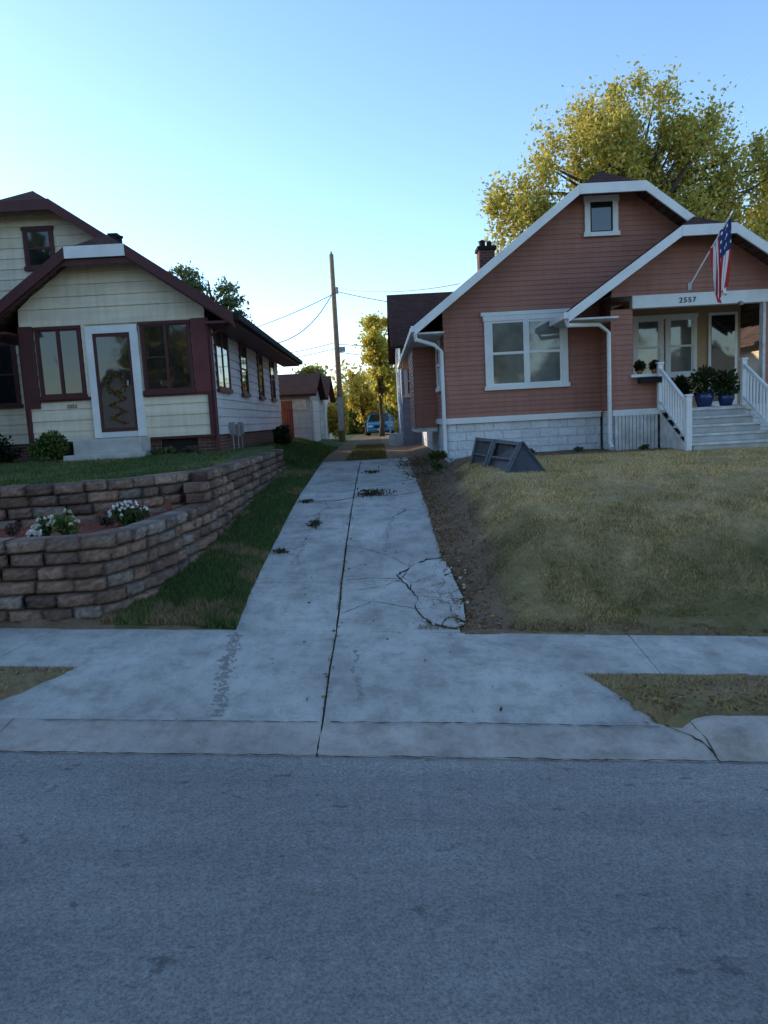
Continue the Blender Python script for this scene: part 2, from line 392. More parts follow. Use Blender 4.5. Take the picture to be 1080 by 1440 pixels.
js=[-60,-45,-33,-24,-18,-15,-12,-9,-6,-3.0,-.57,2.28,5.2,8.2,11.2,14.2,20,28,40,60]
for i in range(len(js)-1):
    slab(mb,yv(js[i],4.9),yv(js[i+1],4.9),yv(js[i+1],5.42),yv(js[i],5.42),'gutter',gap=.005,step=.058 if -7<js[i]<7 else .5,hf=hg,tilt=(0,0),jit=.006)
mb.obj("curb_and_gutter",smooth=False)
mb=MB()
slab(mb,yv(-90,-5.15),yv(90,-5.15),yv(90,-5.0),yv(-90,-5.0),'gutter',hf=lambda x,y:S(x)+.13,step=.9,tilt=(0,0),thick=.16)
mb.obj("far_curb")
mb=MB()
for (a,b) in ((5.42,6.34),(6.34,7.45)):
    slab(mb,yv(apron_l(a),a),yv(-.575,a),yv(-.575,b),yv(apron_l(b),b),'concrete',gap=.001,jit=.0,tilt=(0,0))
    slab(mb,yv(-.561,a),yv(apron_r(a),a),yv(apron_r(b),b),yv(-.561,b),'concrete',gap=.001,jit=.0,tilt=(0,0))
mb.obj("driveway_apron")
mb=MB()
R=[(.75,1.73),(2.5,2.42),(3.75,3.7),(5.0,5.0),(6.3,6.3),(7.6,7.6),(8.9,8.9),(10.2,10.2),(11.5,11.5),(20,20),(40,40)]
for (a,b) in zip(R[:-1],R[1:]): slab(mb,yv(a[1],6.34),yv(b[1],6.34),yv(b[0],7.45),yv(a[0],7.45),'concrete')
Lf=[(-1.65,-2.86),(-3.55,-3.75),(-4.9,-4.9),(-6.2,-6.2),(-7.5,-7.5),(-8.8,-8.8),(-10.1,-10.1),(-20,-20),(-40,-40)]
for (a,b) in zip(Lf[:-1],Lf[1:]): slab(mb,yv(b[1],6.34),yv(a[1],6.34),yv(a[0],7.45),yv(b[0],7.45),'concrete')
mb.obj("sidewalk")
mb=MB()
rows=[7.45,8.8,10.3,12.3,14.5,16.7,18.9,20.8]
for a,b in zip(rows[:-1],rows[1:]):
    f=(lambda x,v:(x,v-.025*x)) if a<7.5 else (lambda x,v:(x,v))
    g=(lambda x,v:(x,v))
    slab(mb,f(-1.65,a),f(-.572,a),g(-.572,b),g(-1.65,b),'concrete',gap=.006,jit=.006)
    slab(mb,f(-.564,a),f(.75,a),g(.75,b),g(-.564,b),'concrete',gap=.006,jit=.006)
mb.obj("driveway")
def clip(poly,a,b,c):
    out=[]
    for i in range(len(poly)):
        p,q=poly[i],poly[(i+1)%len(poly)]; dp=a*p[0]+b*p[1]-c; dq=a*q[0]+b*q[1]-c
        if dp<=0: out.append(p)
        if dp*dq<0: t=dp/(dp-dq); out.append((p[0]+(q[0]-p[0])*t,p[1]+(q[1]-p[1])*t))
    return out
region0=[(.30,9.25),(.42,9.42),(.60,9.5),(.80,9.42),(.82,9.0),(.88,8.3),(.84,7.62),(.70,7.5),(.44,7.62),(.30,7.98),(.34,8.3),(.24,8.55),(.16,8.85)]
region=[]
for i,p_ in enumerate(region0):
    q_=region0[(i+1)%len(region0)]; region.append(p_)
    for t in (.33,.66): region.append((p_[0]+(q_[0]-p_[0])*t+random.uniform(-.025,.025),p_[1]+(q_[1]-p_[1])*t+random.uniform(-.03,.03)))
mb=MB()
mb.poly([(x,y,float(surf(x,y))+.008) for x,y in region],'crack')
cx=sum(p[0] for p in region)/len(region); cy=sum(p[1] for p in region)/len(region)
seeds=[(random.uniform(.12,.9),random.uniform(7.45,9.5)) for _ in range(15)]+[(random.uniform(.5,.85),random.uniform(7.6,8.5)) for _ in range(14)]
for i,sd in enumerate(seeds):
    P=[(cx+(x-cx)*.95,cy+(y-cy)*.97) for x,y in region]
    for j,o in enumerate(seeds):
        if i==j: continue
        a,b=o[0]-sd[0],o[1]-sd[1]; d=math.hypot(a,b); a/=d;b/=d
        c=a*(sd[0]+o[0])/2+b*(sd[1]+o[1])/2-random.uniform(.002,.010)
        P=clip(P,a,b,c)
        if len(P)<3: break
    if len(P)<3: continue
    mx=sum(p[0] for p in P)/len(P); my=sum(p[1] for p in P)/len(P)
    tx,ty,o=random.uniform(-.08,.08),random.uniform(-.07,.07),random.uniform(.009,.022)
    mb.prism([(x+random.uniform(-.005,.005),y+random.uniform(-.005,.005),float(surf(x,y))+o+(x-mx)*tx+(y-my)*ty) for x,y in P],(0,0,-.06),'broken')
rr_=random.Random(9)
for i in range(60):   # rubble
    x=rr_.uniform(.25,1.0); y=rr_.uniform(7.5,9.4); s_=rr_.uniform(.008,.028); z=float(surf(x,y))+.015
    if x<.4 and rr_.random()<.6: continue
    mb.prism([(x+s_*math.cos(a)*rr_.uniform(.6,1.2),y+s_*math.sin(a)*rr_.uniform(.6,1.2),z+s_*.5) for a in (0.2,1.4,2.7,3.9,5.2)],(0,0,-s_),'broken')
mb.obj("broken_concrete",bevel=.003)
def crack(mb,pts,w=.006,jit=.03,off=.0045,hf=surf):
    P=[]
    for (a,b) in zip(pts[:-1],pts[1:]):
        n=max(2,int(math.dist(a,b)/.05))
        for i in range(n): t=i/n; P.append((a[0]+(b[0]-a[0])*t+random.uniform(-jit,jit)*.5,a[1]+(b[1]-a[1])*t+random.uniform(-jit,jit)*.5))
    P.append(pts[-1]); k=mb.mi('crack'); b=len(mb.v)
    for i,p in enumerate(P):
        q=P[min(i+1,len(P)-1)];o=P[max(i-1,0)]; dx,dy=q[0]-o[0],q[1]-o[1]; d=math.hypot(dx,dy) or 1
        ww=w*random.uniform(.2,1.3)
        for s_ in(-1,1):
            x,y=p[0]-dy/d*ww*s_,p[1]+dx/d*ww*s_; mb.v.append((x,y,float(hf(x,y))+off))
    for i in range(len(P)-1): mb.f.append([b+2*i,b+2*i+1,b+2*i+3,b+2*i+2]); mb.m.append(k)
mb=MB()
crack(mb,[(-1.6,13.6),(-.9,13.5),(-.3,13.9),(.2,13.7),(.72,14.0)],.018)
crack(mb,[(-.5,15.6),(.1,15.4),(.7,15.7)],.016)
crack(mb,[(-1.5,15.8),(-.9,16.1),(-.6,15.9)],.014)
crack(mb,[(.16,8.85),(-.2,8.9),(-.5,8.84)],.005)
crack(mb,[(.30,9.25),(.12,8.98),(.16,8.85)],.016); crack(mb,[(.3,9.25),(.55,9.55),(.74,9.6)],.02)
crack(mb,[(-.5,8.5),(-.1,8.62),(.16,8.8)],.004); crack(mb,[(-.4,10.2),(0,9.8),(.3,9.3)],.004)
crack(mb,[(-.52,7.9),(-.2,8.2),(.1,8.1),(.3,8.0)],.004)
crack(mb,[(-1.6,11.2),(-1.1,11.35),(-.6,11.25)],.006); crack(mb,[(-1.2,12.2),(-1.0,12.9),(-1.1,13.5)],.006)
crack(mb,[(.1,11.8),(.4,12.3),(.72,12.2)],.009); crack(mb,[(-.5,12.9),(.1,12.7),(.4,12.3)],.006)
crack(mb,[(-.57,5.45),(-.57,6.4),(-.57,7.4)],.005,.012,.006)
crack(mb,[(-2.8,5.45),(-1.6,5.44),(-.6,5.425)],.004,.01,.012); crack(mb,[(-.5,5.42),(.6,5.41),(2.05,5.36)],.007,.012,.014)
crack(mb,[(-3.4,4.97),(-2,4.94),(-1,4.92),(.5,4.885),(2,4.85),(3.5,4.81)],.006,.02,.010,hf=hg)
crack(mb,[(2.1,5.38),(2.19,5.2),(2.28,4.9)],.007,.01,.012,hf=hg)
mb.obj("pavement_cracks")
mb=MB()
def tread(x0,y0,x1,y1,n,wd):
    # smeared tyre scuffs: many small irregular flecks in a soft-edged band
    for i in range(n):
        t=rr_.random(); x=x0+(x1-x0)*t+rr_.gauss(0,wd*.5)+.02*math.sin(t*9); y=y0+(y1-y0)*t
        w_=rr_.uniform(.004,.016); h_=rr_.uniform(.006,.022)
        P=[(x+w_*math.cos(a)*rr_.uniform(.6,1.2),y+h_*math.sin(a)*rr_.uniform(.6,1.2)) for a in (0,1,2.1,3.1,4.2,5.2)]
        mb.poly([(a,b,float(surf(a,b))+.0045+.0001*(i%9)) for a,b in P],'stain')
tread(-1.62,7.40,-1.42,5.50,330,.07); tread(-.36,6.9,-.30,5.8,60,.03); tread(-1.1,12.5,-1.25,9.6,160,.07); tread(.1,12.0,.0,9.8,90,.07)
mb.obj("tyre_marks")

# ---------------------------------------------------------------- scatter
def blades(name,n,samp,h,wd,colf,seed):
    r=np.random.default_rng(seed); x,y=samp(r,n); z=surf(x,y)-.01; n=len(x)
    a=r.random(n)*2*np.pi; hh=h*(.4+1.2*r.random(n)); ww=wd*(.6+.8*r.random(n))
    lx=(r.random(n)-.5)*hh*1.3; ly=(r.random(n)-.5)*hh*1.3
    V=np.zeros((n,3,3)); V[:,0]=np.stack([x-np.cos(a)*ww,y-np.sin(a)*ww,z],-1); V[:,1]=np.stack([x+np.cos(a)*ww,y+np.sin(a)*ww,z],-1)
    V[:,2]=np.stack([x+lx,y+ly,z+hh],-1)
    c=colf(x,y)*(.35+1.4*r.random(n)**1.3)[:,None]; c=c*np.array([1.05,1.08,.95]); C=np.repeat(c,3,0); 
    return fast(name,V.reshape(-1,3),np.arange(3*n).reshape(-1,3),M['blade'],None,C)
def rect(x0,x1,y0,y1,cond):
    def f(r,n):
        x=r.uniform(x0,x1,n*2); y=y0+(y1-y0)*r.random(n*2)**1.35; k=cond(x,y); x=x[k][:n]; y=y[k][:n]; return x,y
    return f
nn=lambda x,y:noise2(x,y,1.3,1)*.5+noise2(x,y,4.1,2)*.3+noise2(x,y,11,3)*.2
def condR(x,y):
    v=y+.025*x; n_=nn(x,y); dw=I(v,[7.4,8.5,12,14,16],[.5,.42,.5,.65,.75])
    return (~paved(x,y))&(v>7.5)&((x>.8+dw*(.6+.9*n_))|(n_>.66))&(y<15.3)&((v>7.75)|(n_>.45))
blades("lawn_grass_blades",230000,rect(.8,9.5,7.3,15.4,condR),.036,.005,gcolor,11)
def condL(x,y):
    return (x<wallx(y)-.15)&(y>upy(x)+.2)&(y<15.8)
blades("lawn_grass_blades",50000,rect(-9.5,-2.6,9.6,15.9,condL),.045,.006,lambda x,y:gcolor(x,y),12)
def condS(x,y):
    v=y+.025*x; return (~paved(x,y))&(v>7.47)&(x>wallx(y)+.34)&(x<-1.62)
blades("grass_verge_blades",60000,rect(-3.2,-1.6,7.4,19.3,condS),.065,.005,lambda x,y:gcolor(x,y),13)
def condP(x,y):
    v=y+.025*x; return (~paved(x,y,.03))&(v>5.44)&(v<6.33)&(nn(x,y)>.40)
blades("parkway_grass_blades",42000,rect(-7,6,5.2,6.6,condP),.035,.003,gcolor,14)
blades("driveway_center_grass",14000,rect(-.98,.15,20.8,31,lambda x,y:x<9),.07,.008,lambda x,y:np.tile(GREEN*.9,(len(x),1)),15)
blades("grass_behind_wall",22000,rect(-3.6,-1.75,19.2,30,lambda x,y:x<9),.1,.009,lambda x,y:np.tile(DARKG*1.5,(len(x),1)),16)
blades("joint_weeds",1600,rect(-.59,-.55,8,20,lambda x,y:noise2(x*0,y,2.3,8)>.6),.022,.003,lambda x,y:np.tile(GREEN*.7,(len(x),1)),17)
blades("slab_weeds",1500,rect(.3,.9,7.5,9.4,lambda x,y:noise2(x,y,9,8)>.62),.035,.004,lambda x,y:np.tile(GREEN*.7,(len(x),1)),18)
def leafcloud(name,C,size,cols,parent=None,seed=1,flat=0,asp=.55,mat='leaf',up=.0):
    r=np.random.default_rng(seed); n=len(C)
    a=r.normal(size=(n,3)); a[:,2]*=(1-flat); a/=np.linalg.norm(a,axis=1)[:,None]
    b=r.normal(size=(n,3)); b[:,2]*=(1-flat); b=np.cross(a,b) if not flat else b; 
    if flat: b=b-a*np.sum(a*b,1)[:,None]
    b/=np.linalg.norm(b,axis=1)[:,None]
    s=(size*(.6+.8*r.random(n)))[:,None]
    V=np.stack([C-a*s,C-b*s*asp,C+a*s,C+b*s*asp],1)
    cols=np.asarray(cols); t=r.random(n)[:,None]; k=r.integers(0,len(cols),n); k2=r.integers(0,len(cols),n)
    c=(cols[k]*(1-t)+cols[k2]*t)*(.7+.6*r.random(n))[:,None]
    return fast(name,V.reshape(-1,3),np.arange(4*n).reshape(-1,4),M[mat],parent,np.repeat(c,4,0))
r=np.random.default_rng(3)
def leafpts():
    P=[]
    x=.72+np.abs(r.normal(0,.28,2600)); y=7.5+8*r.random(2600); P.append((x,y))
    x=-1.65-np.abs(r.normal(0,.3,450)); y=7.5+10*r.random(450); P.append((x,y))
    x=r.uniform(1.9,5,700); y=6.3-.85*r.random(700)**.6-.025*x; P.append((x,y))
    x=r.uniform(-6,-3.3,200); y=6.35-.8*r.random(200)**.6-.025*x; P.append((x,y))
    x=r.uniform(1,6.5,900); y=15.0+r.random(900)*1.4; P.append((x,y))
    x=r.uniform(-1.6,.9,160); y=r.uniform(5.5,20,160); P.append((x,y))
    x=r.uniform(1,8,300); y=r.uniform(7.6,14,300); P.append((x,y))
    x=r.uniform(1,7,250); y=7.45+np.abs(r.normal(0,.12,250))-.025*x; P.append((x,y))
    x=-.57+r.normal(0,.02,90); y=r.uniform(5.5,16,90); P.append((x,y))
    return np.concatenate([p[0] for p in P]),np.concatenate([p[1] for p in P])
x,y=leafpts(); z=surf(x,y)+.014
leafcloud("fallen_leaves",np.stack([x,y,z],-1),.022,[(.34,.17,.07),(.2,.11,.05),(.45,.3,.11),(.13,.07,.04)],seed=4,flat=.85)
x=r.uniform(-9,-2.95,9000); y=r.uniform(7.95,10.6,9000); k=(x<wallx(y)-.05)&(y<upy(x)-.05)&(y>7.95-.025*(x+3.2)); x=x[k];y=y[k]
leafcloud("mulch_chips",np.stack([x,y,np.full(len(x),1.215)+r.random(len(x))*.012],-1),.02,[(.42,.13,.09),(.26,.08,.06),(.46,.19,.12)],seed=6,flat=.7,asp=.35)
def clump(name,cx,cy,rx,ry,n,h=.04,cols=((.06,.05,.03),(.09,.095,.035),(.11,.075,.045)),s=.03):
    r=np.random.default_rng(int(abs(cx*100+cy*10))); x=cx+r.normal(0,rx,n); y=cy+r.normal(0,ry,n); z=surf(x,y)+.01+r.random(n)*h
    e=empty(name,(cx,cy,float(surf(cx,cy))))
    leafcloud("leaves",np.stack([x,y,z],-1),s,cols,e,5)
    q=MB()
    for i in range(7):
        a=r.uniform(0,6.3); L=rx*1.6; z0=float(surf(cx,cy))+.02
        q.tube([(cx,cy,z0),(cx+math.cos(a)*L*.5,cy+math.sin(a)*L*.3,z0+.03),(cx+math.cos(a)*L,cy+math.sin(a)*L*.5,z0+.01)],.006,'bark',5)
    q.obj("twigs",e)
clump("fallen_branch",-.22,13.9,.15,.11,240,.08)
clump("leaf_debris",-1.42,13.5,.07,.05,80,.04); clump("leaf_debris",-1.12,11.6,.05,.13,100,.04); clump("leaf_debris",-1.5,10.1,.05,.05,60,.03)
BR=((.18,.12,.075),(.10,.105,.045),(.24,.15,.09))
clump("leaf_debris",.95,18.2,.3,.6,500,.12,cols=BR,s=.035); clump("leaf_debris",1.0,16.2,.25,.5,450,.09,cols=BR)
clump("leaf_debris",-.2,17.2,.1,.06,70,.04)

# ---------------------------------------------------------------- retaining walls
def build_wall(name,path,ztop,maxc=12):
    P=[Vector((a,b)) for a,b in path]; seg=[0]
    for a,b in zip(P[:-1],P[1:]): seg.append(seg[-1]+(b-a).length)
    def at(s):
        s=max(0,min(seg[-1]-1e-4,s))
        for i in range(len(P)-1):
            if s<=seg[i+1]:
                t=(s-seg[i])/(seg[i+1]-seg[i]); p=P[i].lerp(P[i+1],t)
                d=(P[i+1]-P[i]).normalized()
                if t>.5 and i<len(P)-2: d=d.lerp((P[i+2]-P[i+1]).normalized(),t-.5).normalized()
                if t<.5 and i>0: d=d.lerp((P[i]-P[i-1]).normalized(),.5-t).normalized()
                return p,d
    V=[];Fc=[];C=[]
    rr=random.Random(5); H=.15
    for k in range(maxc):
        z1=1.76-H*k; z0=z1-H+.006; s=-rr.uniform(0,.3)
        while s<seg[-1]:
            L=rr.uniform(.30,.45); p,d=at(s+L/2); s+=L
            zt=ztop(p.x,p.y)
            if z1>zt+.02: continue
            n=Vector((d.y,-d.x)); g=float(surf(p.x+n.x*.1,p.y+n.y*.1))
            if z1<g-.03: continue
            cap=abs(z1-zt)<.07
            off=-(z1-.35)*.15+(.035 if cap else 0)+rr.uniform(-.02,.02)
            tilt=rr.uniform(-.04,.04); b=len(V); nu,nz=9,6; hl=L/2-.009
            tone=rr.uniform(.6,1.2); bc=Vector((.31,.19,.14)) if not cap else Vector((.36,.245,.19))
            if rr.random()<.35: bc=Vector((.23,.15,.12))
            if rr.random()<.12: bc=Vector((.31,.24,.20))
            zz1=z1-.002+(rr.uniform(-.008,.003)); bul=rr.uniform(.02,.055); split=rr.uniform(-.6,.6)
            for j in range(nz):
                for i in range(nu):
                    u=-1+2*i/(nu-1); w=-1+2*j/(nz-1)
                    edge=max(abs(u)**6,abs(w)**6)
                    dep=off+bul*(1-abs(u-split*.5)/1.3)-.026*edge+(rr.uniform(-.026,.02) if edge<.9 else rr.uniform(-.012,.006))
                    uu=u*hl; zc=z0+(zz1-z0)*(w+1)/2+(rr.uniform(-.006,.0) if j==nz-1 else 0)
                    q=p+d*uu+n*(dep+tilt*u)
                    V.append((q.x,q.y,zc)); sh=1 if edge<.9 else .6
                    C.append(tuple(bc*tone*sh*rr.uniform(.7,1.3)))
            for j in range(nz-1):
                for i in range(nu-1):
                    q=b+j*nu+i; Fc.append((q,q+1,q+nu+1,q+nu))
            t=len(V)
            for zc in (z0,zz1):
                for i in range(nu):
                    u=-1+2*i/(nu-1); q=p+d*(u*hl*.97)+n*(off-.27); V.append((q.x,q.y,zc)); C.append(tuple(bc*tone))
            top=b+(nz-1)*nu
            for i in range(nu-1): Fc.append((top+i,top+i+1,t+nu+i+1,t+nu+i)); Fc.append((t+i,t+i+1,b+i+1,b+i))
            for i in (0,nu-1):
                for j in range(nz-1):
                    a0=b+j*nu+i; a1=b+(j+1)*nu+i
                    Fc.append((a0,a1,t+nu+i,t+i))
    return fast(name,V,Fc,M['block'],None,np.array(C))
base_path=[(-14,7.85),(-9,7.725),(-4,7.60),(-3.3,7.60),(-2.98,7.72),(-2.78,8.12),(-2.6,9.0),(-2.48,10.3),(-2.42,12),(-2.40,15),(-2.40,19.0)]
build_wall("retaining_wall",base_path,lambda x,y:1.31 if y<10.75 else 1.76)
build_wall("retaining_wall",[(-14,9.35),(-5.2,9.5),(-4.2,9.6),(-3.5,9.95),(-3.0,10.5),(-2.62,11.2)],lambda x,y:1.76,maxc=4)

# ---------------------------------------------------------------- plants
def ellips(r,n,c,R,shell=.35):
    v=r.normal(size=(n,3)); v/=np.linalg.norm(v,axis=1)[:,None]; rr=r.random(n)**shell
    return np.array(c)+v*rr[:,None]*np.array(R)
def bush(name,c,R,n,s,cols,seed=1,flowers=None,fs=.03,nf=60,stems=6):
    r=np.random.default_rng(seed); e=empty(name,(c[0],c[1],c[2]-R[2]))
    k=14; cc=ellips(r,k,c,np.array(R)*.62,.5); pts=np.concatenate([ellips(r,n//k,q,np.array(R)*r.uniform(.3,.55),.5) for q in cc])
    pts=pts[pts[:,2]>c[2]-R[2]*.95]
    leafcloud("leaves",pts,s,cols,e,seed)
    q=MB()
    for i in range(stems): 
        t=cc[i]; q.tube([(c[0]+(t[0]-c[0])*.2,c[1],c[2]-R[2]*1.1),tuple((np.array(c)+t)/2-np.array([0,0,R[2]*.3])),tuple(t)],.012,'bark',5,.004)
    q.obj("stems",e)
    if flowers is not None:
        v=r.normal(size=(nf,3)); v[:,2]=np.abs(v[:,2])+.2; v[:,1]-=.3; v/=np.linalg.norm(v,axis=1)[:,None]
        f=np.repeat(np.array(c)+v*np.array(R)*1.02,9,0)+r.normal(0,fs*.35,(nf*9,3))
        leafcloud("flowers",f,fs*.7,[flowers],e,seed+1,asp=.8)
    return e
GL=[(.07,.10,.03),(.04,.07,.02),(.11,.14,.04)]
bush("flowering_sedum",(-3.65,8.2,1.38),(.17,.15,.18),700,.03,[(.14,.19,.06),(.09,.14,.04),(.19,.22,.07)],21,(.6,.58,.45),.025,16)
bush("flowering_sedum",(-3.92,8.3,1.34),(.12,.12,.14),400,.028,[(.14,.19,.06),(.09,.14,.04)],22,(.7,.68,.6),.025,8)
bush("white_rose_plant",(-3.95,8.1,1.28),(.06,.06,.08),80,.025,GL,25,(.85,.84,.8),.035,6)
bush("white_mum_plant",(-3.22,9.1,1.36),(.24,.24,.17),1300,.03,GL,23,(.80,.79,.77),.020,40)
bush("green_bush",(-6.85,15.2,2.18),(.52,.42,.40),2600,.045,[(.09,.14,.035),(.055,.09,.024),(.14,.19,.05)],24)
bush("yew_hedge",(-8.3,15.2,2.15),(.95,.5,.42),3500,.04,[(.022,.035,.014),(.014,.025,.012)],26)
bush("groundcover_plant",(-4.6,15.55,1.95),(.35,.2,.13),900,.035,[(.09,.12,.045),(.15,.17,.07)],27)
bush("groundcover_plant",(-4.0,15.5,1.93),(.28,.18,.12),500,.035,[(.08,.07,.04),(.13,.12,.06)],28)
bush("dark_shrub",(-3.0,22.5,2.05),(.35,.5,.38),1200,.06,[(.02,.04,.014),(.03,.05,.02)],29)
for i,(a,b) in enumerate(((-4.6,8.9),(-5.2,8.5),(-3.6,9.3),(-4.1,9.2))): bush("bedding_plant",(a,b,1.28),(.12,.12,.09),160,.03,[(.12,.13,.06),(.15,.07,.08)],30+i,stems=2)
bush("weed_plant",(1.25,15.9,1.55),(.25,.2,.14),500,.035,GL,41,stems=3); bush("weed_plant",(1.1,14.6,1.4),(.2,.25,.1),350,.03,GL,42,stems=3)
for i,(a,b) in enumerate(((2.2,15.9),(3.3,16.0),(4.3,15.8),(5.5,15.2))): bush("bedding_plant",(a,b,1.52),(.16,.1,.07),160,.03,[(.10,.12,.05),(.17,.15,.08)],50+i,stems=2)

def tree(name,base,crown_c,R,nclump,nleaf,leaf,cols,seed,trunk=.3,csig=.16,droop=.0,limbs=26,shell=.45,nlobe=9,lobes=None):
    r=np.random.default_rng(seed); e=empty(name,base)
    c=np.array(crown_c,float); R=np.array(R,float)
    if lobes is None: lobes=[(c+r.uniform(-.62,.62,3)*R, R*r.uniform(.30,.52)) for _ in range(nlobe)]+[(c,R*.6)]
    else: lobes=[(np.array(q[0],float),np.array(q[1],float)) for q in lobes]
    vol=np.array([np.prod(q[1])**.8 for q in lobes]); vol/=vol.sum()
    cl=np.array([ellips(r,1,lobes[k][0],lobes[k][1],shell)[0] for k in r.choice(len(lobes),nclump,p=vol)])
    per=nleaf//nclump; sz=r.uniform(.45,1.4,nclump)
    P=np.repeat(cl,per,0)+r.normal(size=(nclump*per,3))*(R.mean()*csig*np.repeat(sz,per))[:,None]*np.array([1,1,.75+droop])
    if droop:  P[:,2]-=np.repeat(np.abs(r.normal(0,1,nclump)),per)*droop*r.random(len(P))
    leafcloud("foliage",P,leaf,cols,e,seed)
    q=MB(); b=Vector(base); t0=Vector((c[0]+(b.x-c[0])*.6,c[1]+(b.y-c[1])*.6,c[2]-R[2]*.75)); top=Vector(c)+Vector((0,0,R[2]*.5))
    q.tube([b-Vector((0,0,.2)),b.lerp(t0,.5)+Vector((.1,0,0)),t0,(t0+top)/2+Vector((.3,.1,0)),top],trunk,'bark',8,trunk*.15)
    for i in range(min(limbs,nclump)):
        tgt=Vector(cl[i]); st=t0.lerp(top,r.uniform(0,.6)); mid=st.lerp(tgt,.5)+Vector((0,0,R[2]*.08))
        q.tube([st,mid,tgt],trunk*.3,'bark',5,.02)
    q.obj("trunk_and_limbs",e,smooth=True)
    return e
GOLD=[(.54,.46,.10),(.43,.41,.10),(.64,.50,.13),(.28,.32,.09)]
LOB=[((10.9,32,13.4),(2.6,2.4,2.3)),((8.6,32,12.6),(2.0,2.0,1.7)),((13.6,32,12.9),(2.4,2.2,1.9)),((6.6,31.5,10.4),(1.9,1.8,1.5)),((9.6,32,10.4),(2.7,2.5,2.2)),((13.2,32,10.2),(3.0,2.5,2.2)),((15.6,32,11.2),(1.9,2,2.2)),((5.9,31.5,8.7),(1.2,1.4,1.0)),((8.2,32,8.2),(2.4,2,1.4)),((14.8,32,8.4),(2.4,2,1.6)),((11,32,8),(2.6,2,1.6))]
tree("honey_locust_tree",(11.2,32,1.4),(10.8,32,10.8),(6.2,4.4,5.0),290,78000,.085,GOLD,101,.45,.062,.45,110,lobes=LOB)
tree("honey_locust_tree",(18.0,34,1.4),(17.8,34,9.0),(3.6,3.5,4.2),100,18000,.11,GOLD,102,.35,.07,.3,40)
tree("background_tree",(-8.6,38,1.5),(-8.3,38,8.2),(2.9,2.6,3.2),90,17000,.09,[(.10,.15,.06),(.07,.10,.045),(.17,.20,.08)],103,.25,.085,lobes=[((-9.5,38,9.2),(1.4,1.4,1.5)),((-8.3,38,8.6),(1.5,1.4,1.3)),((-7.2,38,7.7),(1.1,1.3,1.2)),((-8.6,38,7.4),(2.2,1.8,1.4))])
tree("golden_tree",(.1,46,1.3),(.15,46,5.9),(1.35,1.8,3.6),60,12000,.11,[(.72,.56,.09),(.56,.5,.09),(.4,.4,.09)],104,.2,.11)
tree("golden_tree",(-1.0,52,1.3),(-1.0,52,3.6),(1.5,1.5,2.0),40,7000,.11,[(.72,.54,.09),(.6,.48,.1)],106,.15,.13)
tree("background_tree",(-4.6,52,1.3),(-4.6,52,5.2),(1.6,1.6,1.6),30,5000,.13,[(.2,.25,.08),(.48,.40,.09)],105,.15,.14)
r=np.random.default_rng(77); pts=[]
for i in range(70):
    x=r.uniform(-75,75); y=r.uniform(72,100); h=r.uniform(3,6.5); q=ellips(r,620,(x,y,h*.55+1.3),(r.uniform(2.5,5),3,h*.62),.5); pts.append(q)
for i in range(16):
    x=r.uniform(-5,4); y=r.uniform(58,66); h=r.uniform(2,4.6); pts.append(ellips(r,420,(x,y,h*.5+1.2),(r.uniform(1,2),1.2,h*.55),.5))
leafcloud("distant_trees",np.concatenate(pts),.26,[(.3,.28,.08),(.52,.42,.09),(.16,.19,.07),(.65,.48,.11)],None,78)
bush("yellow_shrub",(-2.3,39,2.4),(.9,.8,1.1),1700,.1,[(.72,.52,.09),(.5,.4,.08)],61)
bush("yellow_shrub",(1.3,40,2.0),(.7,.8,.9),1300,.1,[(.55,.4,.1),(.38,.25,.09)],62)
for i,(a,b,h) in enumerate(((-13,-17,7),(-7.5,-19,8),(-1,-21,8.5),(7,-18,8),(16,-20,7))):
    tree("street_tree",(a,b,.3),(a,b,h),(4,3.4,4.6),60,7000,.26,GOLD+[(.1,.12,.04)],200+i,.3,.11)
for i,(a,b,h) in enumerate(((-15,8.6,5.2),(-17,13,6),(-27,13,6.5),(-26,31,9),(-36,32,9),(-46,31,9),(-38,13,6.5),(-14,29.5,6.5))):  # unseen trees added to keep the low sun off road and yards
    tree("sun_block_tree",(a,b,1.6),(a,b,h),(4.6,3.2,4.6) if h>7 else (3.6,2.8,3.8),60,6000,.34,GL,220+i,.3,.14)

# ---------------------------------------------------------------- generic jerkinhead roof
def roof(mb,xc,hw,ze,slope,yF,yB,cut,dh,mat,th=.1,back=False,front=True):
    zr=ze+hw*slope; zc=zr-cut*slope; v=(0,0,-th)
    for s_ in(-1,1):
        pts=[(xc+s_*hw,yF,ze),(xc+s_*cut,yF,zc),(xc,yF+dh,zr),(xc,yB,zr),(xc+s_*hw,yB,ze)] if cut>0 else [(xc+s_*hw,yF,ze),(xc,yF,zr),(xc,yB,zr),(xc+s_*hw,yB,ze)]
        mb.prism(pts,v,mat)
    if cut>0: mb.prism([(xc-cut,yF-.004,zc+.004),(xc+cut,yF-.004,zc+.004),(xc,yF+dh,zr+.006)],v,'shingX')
    return zr,zc
def rakes(mb,xc,hw,ze,slope,yF,cut,mat,h=.2,t=.05,top=.03,cutmat=None,proud=.0):
    zr=ze+hw*slope; zc=zr-cut*slope
    for s_ in(-1,1):
        a=(xc+s_*(hw+.02),yF-.01-proud,ze-.014+top); b=(xc+s_*cut,yF-.01-proud,zc+top)
        if cut<=0: b=(xc,yF-.01-proud,zr+top)
        mb.prism([a,b,(b[0],b[1],b[2]-h),(a[0],a[1],a[2]-h)],(0,-t,0),mat)
    if cut>0: mb.box(W3,xc-cut+.001,xc+cut-.001,yF-.01-proud-t-.004,yF-.01-proud,zc+top-h+.005,zc+top+.003,cutmat or mat)

